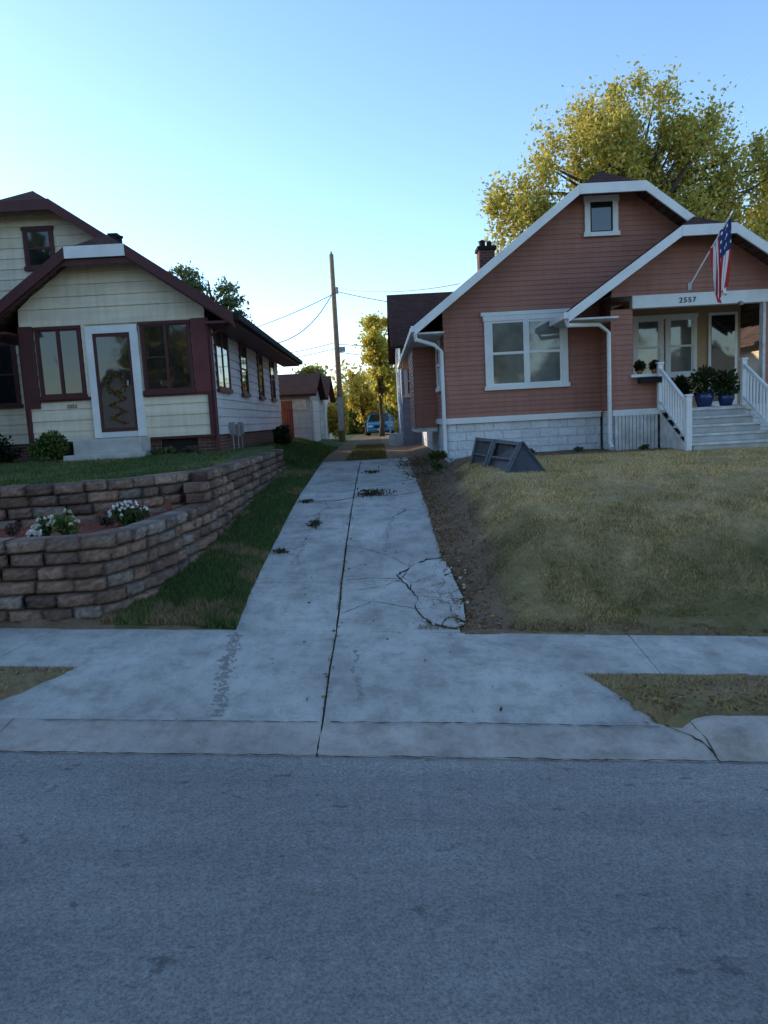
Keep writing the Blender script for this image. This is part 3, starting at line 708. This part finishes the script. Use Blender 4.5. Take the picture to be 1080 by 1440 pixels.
# ---------------------------------------------------------------- LEFT HOUSE
LH=empty("cream_bungalow_house",(-8,16,1.87))
xc,hw,ze,sl=-5.65,2.72,4.72,.70
mb=MB(); F16=FR(16.0); wl,wr=-7.6,-3.62
mb.siding(F16,wl,wr,2.24,3.2,.24,'cream',.026)
mb.siding(F16,wl,wr,3.2,4.72,.25,'cream',.026)
gx=lambda z:(ze+hw*sl-.12-z)/sl
mb.siding(F16,lambda z:max(wl,xc-gx(z)),lambda z:min(wr,xc+gx(z)),4.85,6.05,.24,'cream',.034)
F18=FR(18.0); mxc,mhw,mze,msl=-8.05,5.03,4.80,.69
mb.siding(F18,-12.5,-7.5,2.24,4.95,.24,'cream',.026)
mg=lambda z:(mze+mhw*msl-.12-z)/msl
gl_=lambda z:max(-12.5,mxc-mg(z)); gr_=lambda z:min(-3.62,mxc+mg(z))
mb.siding(F18,gl_,gr_,4.95,7.9,.24,'cream',.026)
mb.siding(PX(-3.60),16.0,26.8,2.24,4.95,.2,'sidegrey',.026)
mb.siding(NX(-7.6),16.0,18,2.24,4.85,.24,'cream',.02)
mb.siding(NX(-12.5),18.0,26.8,2.24,4.95,.24,'cream',.02)
mb.siding(BK(26.8),-12.5,-3.6,2.24,4.95,.24,'cream',.02); mb.siding(BK(26.8),gl_,gr_,4.95,8.1,.24,'cream',.02)
mb.obj("walls",LH)
mb=MB()
mb.box(W3,-7.52,-3.66,16.06,18,1.5,2.25,'dark'); mb.box(W3,-12.4,-3.64,18,26.7,1.4,2.25,'redbrick')
mb.box(W3,-3.66,-3.62,16.1,26.7,1.4,2.235,'redbrick'); 
for px_ in (-7.45,-5.0,-3.85): mb.box(W3,px_-.15,px_+.2,16.03,16.3,1.5,2.235,'redbrick')
mb.obj("foundation",LH)
mb=MB()
mb.box(F16,wl-.03,wl+.28,.0,.07,3.0,4.74,'maroon'); mb.box(F16,wl-.03,wl+.05,.0,.06,2.2,3.0,'maroon')
mb.box(F16,-3.93,-3.58,.0,.07,3.18,4.74,'maroonlt'); mb.box(F16,-3.68,-3.58,.0,.068,2.2,3.18,'maroon')
mb.box(PX(-3.6),15.94,16.12,0,.06,2.2,4.74,'maroon')
mb.box(F16,wl,wr,.0,.05,4.72,4.86,'cream')
mb.box(F16,wl-.05,-6.22,.0,.06,3.13,3.2,'maroon'); mb.box(F16,-5.06,wr+.08,.0,.06,3.13,3.2,'maroon')
mb.box(F16,wl-.03,-6.2,.0,.05,2.2,2.26,'maroon'); mb.box(F16,-5.0,wr+.03,.0,.05,2.2,2.26,'maroon')
mb.box(F18,-8.62,-7.62,0,.05,2.2,4.8,'maroon')
mb.obj("trim",LH,bevel=.006)
mb=MB()
mb.window(F16,-7.28,-6.30,3.2,4.70,'maroon','maroon','glass',.05,2,False,.035,d=.07)
mb.window(F16,-5.03,-3.95,3.2,4.70,'maroon','maroon','glass',.05,2,False,.035,d=.07)
mb.box(F16,-4.93,-4.52,.03,.05,3.95,3.98,'maroon')
mb.window(F18,-8.22,-7.50,6.36,7.32,'maroon','maroon','glass',.07,1,True,.04)
mb.window(F18,-9.6,-8.7,3.15,4.72,'maroon','maroon','glass',.07,1,True,.04)
P36=PX(-3.6)
mb.window(P36,16.5,17.9,3.22,4.66,'maroon','maroon','glass',.06,2,False,.04)
for (a,b) in ((19.4,20.35),(22.2,23.1),(24.7,25.6)): mb.window(P36,a,b,3.2,4.62,'maroon','maroon','glass',.06,1,True,.04)
mb.obj("windows",LH)
mb=MB()
mb.box(F16,-6.20,-6.05,0,.075,2.3,4.62,'white'); mb.box(F16,-5.25,-5.08,0,.075,2.3,4.62,'white'); mb.box(F16,-6.20,-5.08,0,.08,4.52,4.68,'white')
mb.box(F16,-6.28,-6.2,0,.05,3.2,4.72,'cream'); mb.box(F16,-6.05,-5.25,0,.05,2.3,2.42,'pvc')
for (a,b) in ((-6.05,-5.99),(-5.31,-5.25)): mb.box(F16,a,b,.01,.06,2.42,4.52,'maroon')
for (a,b) in ((4.45,4.52),(2.42,2.50)): mb.box(F16,-5.99,-5.31,.01,.058,a,b,'maroon')
mb.box(F16,-5.99,-5.31,.01,.042,2.50,4.45,'glass'); mb.box(F16,-5.39,-5.35,.06,.10,3.4,3.5,'metal')
mb.obj("front_door",LH)
# leaf cards added on the door glass, standing for its golden reflection
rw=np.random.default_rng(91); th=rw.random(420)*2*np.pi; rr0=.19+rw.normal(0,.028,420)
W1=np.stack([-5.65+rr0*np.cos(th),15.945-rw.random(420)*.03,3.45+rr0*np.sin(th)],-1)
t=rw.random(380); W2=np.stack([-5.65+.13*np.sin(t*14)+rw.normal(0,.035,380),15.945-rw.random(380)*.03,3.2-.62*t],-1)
leafcloud("door_reflection_leaves",np.concatenate([W1,W2]),.026,[(.30,.17,.06),(.42,.22,.06),(.16,.10,.05),(.24,.20,.08)],LH,92)
mb=MB(); mb.box(W3,-6.42,-5.0,15.25,15.92,1.7,2.28,'stone'); mb.box(W3,-6.5,-4.92,14.9,15.25,1.7,1.98,'stone'); mb.obj("concrete_steps",LH,bevel=.02)
mb=MB()
roof(mb,xc,hw,ze,sl,15.5,17.9,.62,.75,'shingL')
roof(mb,mxc,mhw,mze,msl,17.48,28.2,.75,.9,'shingL')
mb.obj("roof",LH)
mb=MB()
rakes(mb,xc,hw,ze,sl,15.5,.62,'maroon',.24,.05,cutmat='white')
rakes(mb,xc,hw-.0,ze-.16,sl,15.56,.75,'maroon',.12,.04)
rakes(mb,mxc,mhw,mze,msl,17.48,.75,'maroon',.24,.05)
mb.box(W3,-2.93,-2.80,15.5,28.2,4.60,4.74,'dark'); mb.box(W3,-3.55,-2.93,15.5,28.2,4.55,4.60,'maroon')
mb.box(W3,-8.42,-7.65,15.5,17.9,4.55,4.60,'maroon')
mb.tube([(-2.88,15.62,4.6),(-3.3,15.85,4.45),(-3.53,15.93,4.35),(-3.53,15.93,1.9),(-3.3,15.85,1.86)],.04,'maroon',8)
mb.obj("eaves_and_gutter",LH)
mb=MB(); mb.box(W3,-6.75,-6.5,19.5,19.75,7.0,7.5,'dark'); mb.lathe((-6.2,18.8,7.05),[(.05,-.2),(.05,.12),(.08,.14),(.08,.18),(0.0,.2)],'dark'); mb.obj("roof_vents",LH)
mb=MB()
for (y_,z_) in ((17.4,2.35),(18.0,2.3),(18.5,2.35)): mb.box(P36,y_,y_+.22,.02,.13,z_-.15,z_+.15,'metal'); mb.tube([(-3.52,y_+.1,z_-.1),(-3.52,y_+.1,1.8)],.02,'metal')
mb.obj("utility_meters",LH)
tx=bpy.data.curves.new("num",'FONT'); tx.body="2553"; tx.size=.11; tx.extrude=.004
def text(cur,name,loc,mat,parent):
    o=bpy.data.objects.new("tmp",cur); scene.collection.objects.link(o); bpy.context.view_layer.update()
    me=bpy.data.meshes.new_from_object(o.evaluated_get(bpy.context.evaluated_depsgraph_get())); bpy.data.objects.remove(o)
    me.transform(Matrix.Translation(loc)@Matrix.Rotation(rad(90),4,'X')); me.materials.clear(); me.materials.append(M[mat])
    q=bpy.data.objects.new(name,me); scene.collection.objects.link(q); attach(q,parent)
text(tx,"house_number",(-6.75,15.95,2.98),'pane',LH)

# ---------------------------------------------------------------- RIGHT HOUSE
RH=empty("terracotta_bungalow_house",(5,16.5,1.47))
mb=MB(); F=FR(16.5); xc,hw,ze,sl=5.15,4.28,4.32,.755
g=lambda z:(ze+hw*sl-.1-z)/sl
mb.siding(F,1.52,5.02,2.32,4.62,.105,'red')
rl_=lambda z:max(1.52,xc-g(z)); rr2_=lambda z:min(8.78,xc+g(z))
mb.siding(F,rl_,rr2_,4.62,7.05,.105,'red')
mb.siding(NX(1.52),16.5,27,2.32,4.62,.105,'red'); mb.siding(PX(8.78),17.8,27,2.32,4.62,.105,'red')
mb.siding(BK(27),1.52,8.78,2.32,4.62,.105,'red'); mb.siding(BK(27),rl_,rr2_,4.62,7.3,.105,'red')
mb.siding(FR(17.8),5.02,8.78,2.3,4.75,.105,'tan')
mb.siding(FR(19.0),.95,1.52,2.1,4.25,.105,'red'); mb.siding(NX(.95),19,21.6,2.1,4.25,.105,'red'); mb.siding(BK(21.6),.95,1.52,2.1,4.25,.105,'red')
FP=FR(15.7)
pxc,phw,pze,psl=6.82,2.85,4.34,.675
pg=lambda z:(pze+phw*psl-.1-z)/psl
mb.siding(FP,5.02,5.46,2.32,4.42,.105,'red'); mb.siding(FP,5.46,6.1,2.32,3.0,.105,'red')
mb.siding(FP,8.25,8.6,2.32,4.42,.105,'red')
mb.siding(FP,lambda z:max(5.02,pxc-pg(z)),lambda z:min(8.62,pxc+pg(z)),4.68,6.0,.105,'red')
mb.siding(NX(5.02),15.7,16.5,2.32,4.7,.105,'red'); mb.siding(PX(8.6),15.7,16.0,2.32,4.7,.105,'red')
mb.siding(PX(5.46),15.72,17.8,2.3,4.6,.105,'tan')
mb.obj("walls",RH)
mb=MB()
mb.box(W3,1.55,5.0,16.53,16.9,1.2,2.2,'rockface'); mb.box(W3,1.545,1.9,16.9,26.9,1.2,2.2,'rockface'); mb.box(W3,5.05,5.95,15.74,16.5,1.2,2.2,'rockface')
mb.box(W3,7.7,8.6,15.74,17,1.2,2.2,'rockface'); mb.box(W3,5.0,8.75,16.9,26.9,1.2,2.2,'rockface')
mb.box(W3,.95,1.52,18.99,21.61,2.0,2.1,'whitedirty')
mb.obj("foundation",RH)
mb=MB()
mb.box(F,1.50,5.0,-.02,.05,2.19,2.32,'white'); mb.box(NX(1.52),16.46,27,-.02,.045,2.19,2.32,'white')
mb.box(FP,5.0,6.1,-.02,.05,2.19,2.32,'white'); mb.box(FP,5.4,6.12,-.02,.08,2.99,3.05,'white')
mb.box(FP,5.44,8.34,-.12,.07,4.42,4.68,'white'); mb.box(FP,4.99,5.06,-.02,.03,2.32,4.4,'red')
mb.box(FP,8.2,8.26,-.1,.06,2.3,4.42,'whitedirty')
for i in range(12): mb.box(FP,5.05+i*.078,5.05+i*.078+.066,.02,.045,1.3,2.19,'whitedirty')
mb.obj("trim",RH,bevel=.005)
mb=MB()
mb.window(F,2.43,4.28,2.93,4.54,'white','white','glassc',.13,2,True,.05)
mb.box(F,3.29,3.42,.0,.07,2.99,4.42,'white'); mb.box(F,2.36,4.35,0,.085,4.52,4.60,'white')
mb.window(F,4.70,5.43,6.13,6.94,'white','dark','glass',.12,1,False,.03)
I17=FR(17.8)
mb.window(I17,6.18,6.92,3.05,4.5,'white','white','glassc',.09,1,True,.045); mb.window(I17,6.96,7.72,3.05,4.5,'white','white','glassc',.09,1,True,.045)
mb.box(I17,8.0,8.7,0,.05,2.3,4.5,'white'); mb.box(I17,8.07,8.63,.05,.06,2.4,4.43,'glass')
mb.window(NX(1.52),17.2,18.1,3.0,4.2,'white','white','glassc',.09,1,True,.045)
mb.obj("windows",RH)
mb=MB()
roof(mb,xc,hw,ze,sl,15.95,27.6,.70,.85,'shingL'); roof(mb,pxc,phw,pze,psl,15.15,19.0,.55,.7,'shingL')
mb.obj("roof",RH)
mb=MB()
rakes(mb,xc,hw,ze,sl,15.95,.70,'white',.21,.05,cutmat='white'); rakes(mb,pxc,phw,pze,psl,15.15,.55,'white',.21,.05)
mb.box(W3,.9,1.5,16.0,27.6,4.16,4.20,'whitedirty'); mb.box(W3,3.98,5.0,15.17,16.45,4.19,4.23,'whitedirty')
mb.box(W3,.78,.90,15.9,27.6,4.20,4.33,'white')
mb.box(W3,3.86,3.98,15.1,16.4,4.22,4.35,'white')
mb.box(W3,5.02,8.6,15.75,17.8,4.69,4.74,'whitedirty')
mb.obj("eaves_and_gutters",RH,bevel=.005)
def spout(name,pts,w=.045):
    q=MB(); q.tube(pts,w,'white',8); q.obj(name,RH,smooth=False)
spout("downspout",[(.86,15.98,4.2),(.88,16.0,4.05),(1.3,16.35,3.95),(1.46,16.42,3.8),(1.46,16.42,1.6),(1.40,16.25,1.5)])
spout("downspout",[(3.92,15.2,4.25),(3.96,15.22,4.1),(4.7,15.55,4.12),(4.93,15.62,3.95),(4.93,15.62,1.65),(4.93,15.45,1.52)])
mb=MB(); mb.box(W3,5.05,8.55,15.66,17.8,2.2,2.29,'whitedirty'); mb.obj("porch_floor",RH)
mb=MB()
for i in range(5):
    z=2.27-i*.165; y0=15.64-i*.3
    mb.box(W3,6.05,7.75,y0-.32,y0-.0,z-.045,z,'whitedirty'); mb.box(W3,6.09,7.71,y0-.29,y0-.262,z-.165,z-.046,'stone')
for x_ in (6.02,7.72):
    mb.prism([(x_,15.66,2.2),(x_,14.1,1.42),(x_,14.1,1.25),(x_,15.66,1.3)],(.05,0,0),'whitedirty')
mb.obj("porch_steps",RH,bevel=.006)
mb=MB()
for x_ in (6.0,7.78):
    mb.box(W3,x_-.05,x_+.05,15.55,15.65,2.29,3.24,'white'); mb.box(W3,x_-.055,x_+.055,14.12,14.23,1.35,2.52,'white')
    mb.box(W3,x_-.07,x_+.07,14.105,14.245,2.52,2.56,'white'); mb.box(W3,x_-.07,x_+.07,15.53,15.67,3.24,3.28,'white')
    for (dz0,h_) in ((0,.07),(-.68,.05)):
        mb.prism([(x_-.03,15.55,3.16+dz0),(x_-.03,14.23,2.43+dz0),(x_-.03,14.23,2.43+dz0-h_),(x_-.03,15.55,3.16+dz0-h_)],(.06,0,0),'white')
    for i in range(9):
        y_=15.42-i*.13; zt=3.16-(15.55-y_)*.553-.03; mb.box(W3,x_-.018,x_+.018,y_-.018,y_+.018,zt-.66,zt,'white')
mb.obj("stair_railing",RH,bevel=.004)
mb=MB(); mb.box(W3,3.15,3.6,21.8,22.3,5.6,7.1,'redbrick'); mb.box(W3,3.1,3.65,21.75,22.35,7.1,7.2,'dark')
mb.lathe((3.28,22.05,7.2),[(.09,0),(.09,.16),(.12,.18),(0,.24)],'dark',10); mb.lathe((3.48,22.05,7.2),[(.07,0),(.07,.16),(0,.2)],'dark',10); mb.obj("chimney",RH)
tx=bpy.data.curves.new("num2",'FONT'); tx.body="2557"; tx.size=.15; tx.extrude=.005; tx.space_character=1.25
text(tx,"house_number",(6.42,15.62,4.49),'pane',RH)
mb=MB(); mb.lathe((7.65,15.5,4.36),[(.0,0),(.05,.0),(.06,.06),(.0,.09)],'metal'); mb.obj("porch_lamp",RH)
def pot(name,c,r_,h,mat,cols,seed,R):
    e=empty(name,c); q=MB(); q.lathe(c,[(0,0),(r_*.7,0),(r_*.95,h*.6),(r_,h),(r_*.88,h),(r_*.8,h*.85),(0,h*.85)],mat,16); q.obj("pot",e,smooth=True)
    rr=np.random.default_rng(seed); p=ellips(rr,500,(c[0],c[1],c[2]+h+R*.75),(R,R,R*1.1),.5); leafcloud("leaves",p,.05,cols,e,seed)
pot("potted_plant",(7.1,15.95,2.29),.2,.3,'potblue',[(.06,.09,.03),(.04,.06,.02)],71,.32)
pot("potted_plant",(7.55,15.9,2.29),.17,.25,'potblue',[(.08,.11,.03),(.04,.06,.02)],72,.3)
pot("potted_plant",(6.75,16.4,2.29),.15,.25,'terracotta',[(.06,.08,.03),(.04,.06,.02)],73,.25)
pot("potted_plant",(5.62,15.74,3.05),.07,.1,'terracotta',[(.06,.09,.03),(.06,.03,.02)],74,.09)
pot("potted_plant",(5.95,15.74,3.05),.08,.1,'terracotta',[(.12,.05,.03),(.06,.06,.02)],75,.09)
mb=MB(); mb.box(W3,5.55,6.05,15.5,15.66,2.86,2.98,'dark'); o=mb.obj("window_planter",RH)
FL=empty("american_flag",(6.6,15.1,4.75))
a=Vector((6.42,15.14,4.72)); b=Vector((6.93,14.35,5.98)); mb=MB(); mb.tube([a,b],.014,'white',8); mb.lathe(tuple(b),[(0,-.03),(.03,0),(0,.03)],'metal',8)
mb.box(W3,6.38,6.46,15.1,15.16,4.66,4.8,'metal'); mb.obj("flagpole",FL)
mb=MB(); nu,nf=26,22; d=(a-b).normalized(); rows_=[]
for i in range(nu+1):
    u=i/nu; p0=b+d*(.03+u*.78); row=[]
    for j in range(nf+1):
        f=j/nf; L=1.38*f
        gather=.85-.40*f
        c0=b+d*.42; q=c0+(p0-c0)*gather; fold=.05*math.sin(u*11+f*2.2)*(.35+f)+.025*math.sin(u*23+f*3)
        row.append((q.x+fold+.03*f+.05*(u-.5)*f, q.y+.03*math.cos(u*9)*f, q.z*1.0-L*.86-(.02*u)))
    rows_.append(row)
V=[p for r_ in rows_ for p in r_]; base=len(mb.v); mb.v+=V
for i in range(nu):
    for j in range(nf):
        st=i//2; m='fred' if st%2==0 else 'fwhite'
        if st<7 and j<nf*.42: m='fblue' if not ((i%3==1) and (j%3==1)) else 'fwhite'
        mb.f.append([base+i*(nf+1)+j,base+(i+1)*(nf+1)+j,base+(i+1)*(nf+1)+j+1,base+i*(nf+1)+j+1]); mb.m.append(mb.mi(m))
mb.obj("cloth",FL,smooth=True)

# ---------------------------------------------------------------- cellar bulkhead
CB=empty("cellar_bulkhead_door",(2.2,13.2,1.35))
A=Vector((1.74,14.4,1.30)); B=Vector((2.06,12.15,1.30)); TL=Vector((1.93,14.5,1.93)); TR=Vector((2.48,12.75,1.86)); C=Vector((2.78,12.1,1.30)); Dd=Vector((2.75,14.5,1.38))
mb=MB()
mb.poly([A,B,TR,TL],'cellar'); mb.poly([B,C,TR],'cellar'); mb.poly([C,Dd,TL,TR],'cellar'); mb.poly([A,TL,Dd],'cellar')
n=(B-A).cross(TL-A).normalized(); n=n if n.x<0 else -n
def q4(u,v): return A.lerp(B,u).lerp(TL.lerp(TR,u),v)
def strip(u0,u1,v0,v1,m,t=.03):
    P=[q4(u0,v0),q4(u1,v0),q4(u1,v1),q4(u0,v1)]; mb.prism([p+n*.002 for p in P],n*t,m)
for (u0,u1) in ((0,.44),(.47,1)):
    strip(u0,u1,0,.10,'cellarlt'); strip(u0,u1,.90,1,'cellarlt'); strip(u0,u0+.04,.10,.90,'cellarlt'); strip(u1-.04,u1,.10,.90,'cellarlt')
    strip(u0+.04,u1-.04,.48,.52,'cellarlt',.02)
strip(.44,.47,0,1,'cellarlt',.05)
mb.tube([B+Vector((0,-.02,0)),TR+Vector((0,-.02,0.01))],.02,'cellarlt',6); mb.tube([C,TR+Vector((0.01,-.02,0.01))],.02,'cellar',6)
mb.obj("panels",CB)

# ---------------------------------------------------------------- background buildings
def simple_house(name,x0,x1,y0,y1,zb,ze,slope,wall,ridge='y',oh=.35,wins=(),roofm=None):
    e=empty(name,((x0+x1)/2,(y0+y1)/2,zb)); q=MB()
    T=[(FR(y0),x0,x1),(BK(y1),x0,x1),(NX(x0),y0,y1),(PX(x1),y0,y1)]
    for t,a,b in T: q.siding(t,a,b,zb-.4,ze,.2,wall,.018)
    xc=(x0+x1)/2; yc=(y0+y1)/2
    if ridge=='y':
        h=(x1-x0)/2; zr=ze+h*slope
        for t in (FR(y0),BK(y1)): q.siding(t,lambda z:xc-(zr-z)/slope,lambda z:xc+(zr-z)/slope,ze,zr-.02,.2,wall,.018)
    else:
        h=(y1-y0)/2; zr=ze+h*slope
        for t in (NX(x0),PX(x1)): q.siding(t,lambda z:yc-(zr-z)/slope,lambda z:yc+(zr-z)/slope,ze,zr-.02,.2,wall,.018)
    q.obj("walls",e); q=MB()
    if ridge=='y':
        roof(q,xc,h+oh,ze-oh*slope+.1,slope,y0-oh,y1+oh,0,0,roofm or 'shingL'); rakes(q,xc,h+oh,ze-oh*slope+.1,slope,y0-oh,0,'white',.15)
    else:
        zz=ze-oh*slope+.1; zt=zz+(h+oh)*slope
        q.prism([(x0-oh,y0-oh,zz),(x1+oh,y0-oh,zz),(x1+oh,yc,zt),(x0-oh,yc,zt)],(0,0,-.12),roofm or 'shingX')
        q.prism([(x0-oh,y1+oh,zz),(x1+oh,y1+oh,zz),(x1+oh,yc,zt),(x0-oh,yc,zt)],(0,0,-.12),roofm or 'shingX')
    q.obj("roof",e)
    if wins:
        q=MB()
        for (t,a,b,c,d_) in wins: q.window(t,a,b,c,d_,'white','white','glass',.09)
        q.obj("windows",e)
    return e
e=simple_house("grey_garage",-6.9,-2.75,29.5,34.5,1.6,3.55,.35,'greysid','x',.3)
q=MB(); q.box(PX(-2.75),30.3,33.2,.02,.05,1.5,3.3,'white'); 
for i in range(1,4): q.box(PX(-2.75),30.3,33.2,.05,.06,1.5+i*.45,1.52+i*.45,'greysid')
q.box(FR(29.5),-4.1,-2.9,.02,.05,2.9,3.35,'whitedirty'); q.obj("garage_door",e)
e=simple_house("white_garage",-7.2,-2.75,36.5,42,1.4,3.6,.4,'whitedirty','x',.3)
q=MB(); q.box(PX(-2.75),37,40.5,.02,.05,1.4,3.4,'white'); q.obj("garage_door",e)
e=simple_house("blue_grey_house",.95,8,28.5,36,1.3,5.25,.62,'bluesid','x',.35,[(NX(.95),30,31,3,4.4),(FR(28.5),1.05,1.5,3.2,4.4)])
q=MB(); q.box(W3,.4,.95,29.4,32,1.2,1.5,'whitedirty'); q.box(W3,.4,.95,29.7,31.7,1.5,1.75,'whitedirty')
for i in range(10): q.box(W3,.42,.46,29.45+i*.25,29.49+i*.25,1.5,2.5,'white')
q.box(W3,.4,.48,29.4,31.9,2.5,2.56,'white'); q.obj("side_stoop",e)
e=simple_house("distant_house",-.2,4,62,70,1.2,3.3,.5,'bluesid','x',.3,[(FR(62),.6,1.4,2.1,3),(FR(62),2.2,3,2.1,3)])
simple_house("distant_house",-12,-5,60,68,1.2,4,.6,'greysid','x',.3)
for i,x0 in enumerate((-24.5,-37,-49.5,-62)):  # left row out of view, added to block the low sun
    simple_house("offframe_house",x0,x0+8.8,15.5,27,1.8+.2*i,5.2+.2*i,.8,('greysid','cream','bluesid','whitedirty')[i],'y',.5,[(FR(15.5),x0+1,x0+2.2,3.2,4.7),(FR(15.5),x0+5.5,x0+6.8,3.2,4.7)])
simple_house("offframe_house",13.2,21,16.5,28,1.0,4.6,.8,'cream','y',.5,[(FR(16.5),14.5,15.6,2.5,4)])
for i,x0 in enumerate((-28,-14,0,14,28)):
    simple_house("offframe_house",x0,x0+8.5,-44,-35,.6,4.6,.8,('bluesid','red','greysid','bluesid','greysid')[i],'y',.5)
mb=MB()
for i in range(5): mb.box(W3,-3.62+i*.085,-3.62+i*.085+.078,27.3,27.33,1.6,3.25-.01*(i%2),'reddoor')
mb.box(W3,-3.62,-3.2,27.34,27.38,1.95,2.05,'reddoor'); mb.box(W3,-3.62,-3.2,27.34,27.38,2.85,2.95,'reddoor'); mb.obj("wooden_gate")
# ---------------------------------------------------------------- utility pole
UP=empty("utility_pole",(-1.95,38,1.4)); mb=MB()
mb.tube([(-1.95,38,1.0),(-1.97,38,6),(-1.98,38,10.75)],.16,'polewood',10,.11)
mb.obj("pole",UP,smooth=True); mb=MB()
mb.lathe((-1.98,38,10.75),[(.04,0),(.06,.06),(.03,.14),(0,.16)],'metal',8)
mb.box(W3,-1.86,-1.55,37.85,38.05,5.9,6.15,'metal'); mb.lathe((-1.8,37.9,8.8),[(0,0),(.08,0),(.08,.3),(0,.34)],'metal',10)
mb.box(W3,-2.12,-1.84,37.82,37.86,1.9,3.6,'metal'); mb.obj("fittings",UP)
mb=MB()
def wire(p,q_,sag,r_=.02):
    p,q_=Vector(p),Vector(q_); P=[]
    for i in range(15): t=i/14; v=p.lerp(q_,t); v.z-=sag*4*t*(1-t); P.append(v)
    mb.tube(P,r_,'wire',4)
wire((-1.9,38,9.1),(3.5,30,7.6),.25); wire((-1.9,38,8.95),(9,31,6.6),.5)
wire((-2,38,8.9),(-3.7,27,5.3),.5); wire((-2,38,6.1),(-9,40,5.7),.2); wire((-2,38,6.4),(-9,41,6.2),.25); wire((-1.9,38,6.3),(9,41,6.4),.3); wire((-1.9,38,5.9),(6,44,6.0),.3)
wire((-2,38,8.8),(-14,46,7.5),.6)
mb.obj("wires",UP)
# ---------------------------------------------------------------- car
CAR=empty("parked_car",(.05,51,1.3)); mb=MB(); x0,x1,y0=-.85,.95,49.2; zb=1.3
body=[(y0,zb+.3),(y0-.02,zb+.55),(y0+.05,zb+.78),(y0+1.1,zb+.92),(y0+3.6,zb+.98),(y0+4.4,zb+.9),(y0+4.5,zb+.4),(y0+4.4,zb+.25),(y0+.1,zb+.22)]
mb.prism([(x0,a,b) for a,b in body],(x1-x0,0,0),'carblue'); mb.obj("body",CAR,bevel=.07,smooth=False)
mb=MB(); i_=.18
P0=[(x0+.05,y0+1.05,zb+.9),(x1-.05,y0+1.05,zb+.9),(x1-.05,y0+4.0,zb+.95),(x0+.05,y0+4.0,zb+.95)]; P1=[(x0+i_+.05,y0+1.75,zb+1.42),(x1-i_-.05,y0+1.75,zb+1.42),(x1-i_-.05,y0+3.3,zb+1.44),(x0+i_+.05,y0+3.3,zb+1.44)]
for i in range(4): j=(i+1)%4; mb.poly([P0[i],P0[j],P1[j],P1[i]],'glass')
mb.prism([(p[0],p[1],p[2]) for p in P1],(0,0,.05),'carblue')
for i in range(4): mb.tube([P0[i],P1[i]],.045,'carblue',6)
mb.obj("cabin",CAR)
mb=MB()
for (a,b) in ((x0+.1,x0+.38),(x1-.38,x1-.1)): mb.box(W3,a,b,y0-.05,y0+.05,zb+.57,zb+.68,'headl')
mb.box(W3,x0+.5,x1-.5,y0-.05,y0+.02,zb+.52,zb+.68,'dark'); mb.box(W3,x0+.05,x1-.05,y0-.09,y0+.02,zb+.34,zb+.46,'carblue'); mb.box(W3,-.15,.25,y0-.1,y0-.09,zb+.35,zb+.43,'white')
mb.box(W3,x0-.15,x0+.02,y0+1.4,y0+1.5,zb+.95,zb+1.08,'carblue'); mb.box(W3,x1-.02,x1+.15,y0+1.4,y0+1.5,zb+.95,zb+1.08,'carblue'); mb.obj("front_details",CAR,bevel=.01)
mb=MB()
for xx in (x0+.1,x1-.1):
    for yy in (y0+.8,y0+3.6):
        mb.tube([(xx-.11,yy,zb+.31),(xx+.11,yy,zb+.31)],.32,'tire',18); mb.tube([(xx-.12,yy,zb+.31),(xx+.12,yy,zb+.31)],.19,'metal',14)
mb.obj("wheels",CAR)

# ---------------------------------------------------------------- light
az=rad(-62); el=rad(15)
sd=Vector((math.sin(az)*math.cos(el),math.cos(az)*math.cos(el),math.sin(el)))
L=bpy.data.lights.new("sun","SUN"); L.energy=5.0; L.angle=rad(.5); L.color=(1,.82,.58)
so=bpy.data.objects.new("sun",L); so.rotation_euler=(-sd).to_track_quat('-Z','Y').to_euler(); so.location=(-20,30,20); scene.collection.objects.link(so)
w=bpy.data.worlds.new("World"); scene.world=w; w.use_nodes=True; n=w.node_tree.nodes; l=w.node_tree.links
sk=n.new("ShaderNodeTexSky"); sk.sky_type='NISHITA'; sk.sun_disc=False; sk.sun_elevation=el; sk.sun_rotation=az; sk.altitude=200; sk.air_density=1.0; sk.dust_density=.5; sk.ozone_density=3.0
bg=n["Background"]; l.new(sk.outputs[0],bg.inputs[0]); bg.inputs[1].default_value=.38
# ---------------------------------------------------------------- camera
cam=bpy.data.cameras.new("camera"); co=bpy.data.objects.new("camera",cam); scene.collection.objects.link(co)
p=math.atan(131.2/1020)
co.matrix_world=Matrix.Translation((0,0,2.4))@Matrix.Rotation(rad(90)-p,4,'X')@Matrix.Rotation(rad(-3.0),4,'Z')
cam.sensor_fit='VERTICAL'; cam.sensor_height=36; cam.lens=36*1020/1440; cam.clip_end=3000; cam.clip_start=.05
scene.camera=co
scene.view_settings.view_transform='Standard'; scene.view_settings.look='None'; scene.view_settings.exposure=0
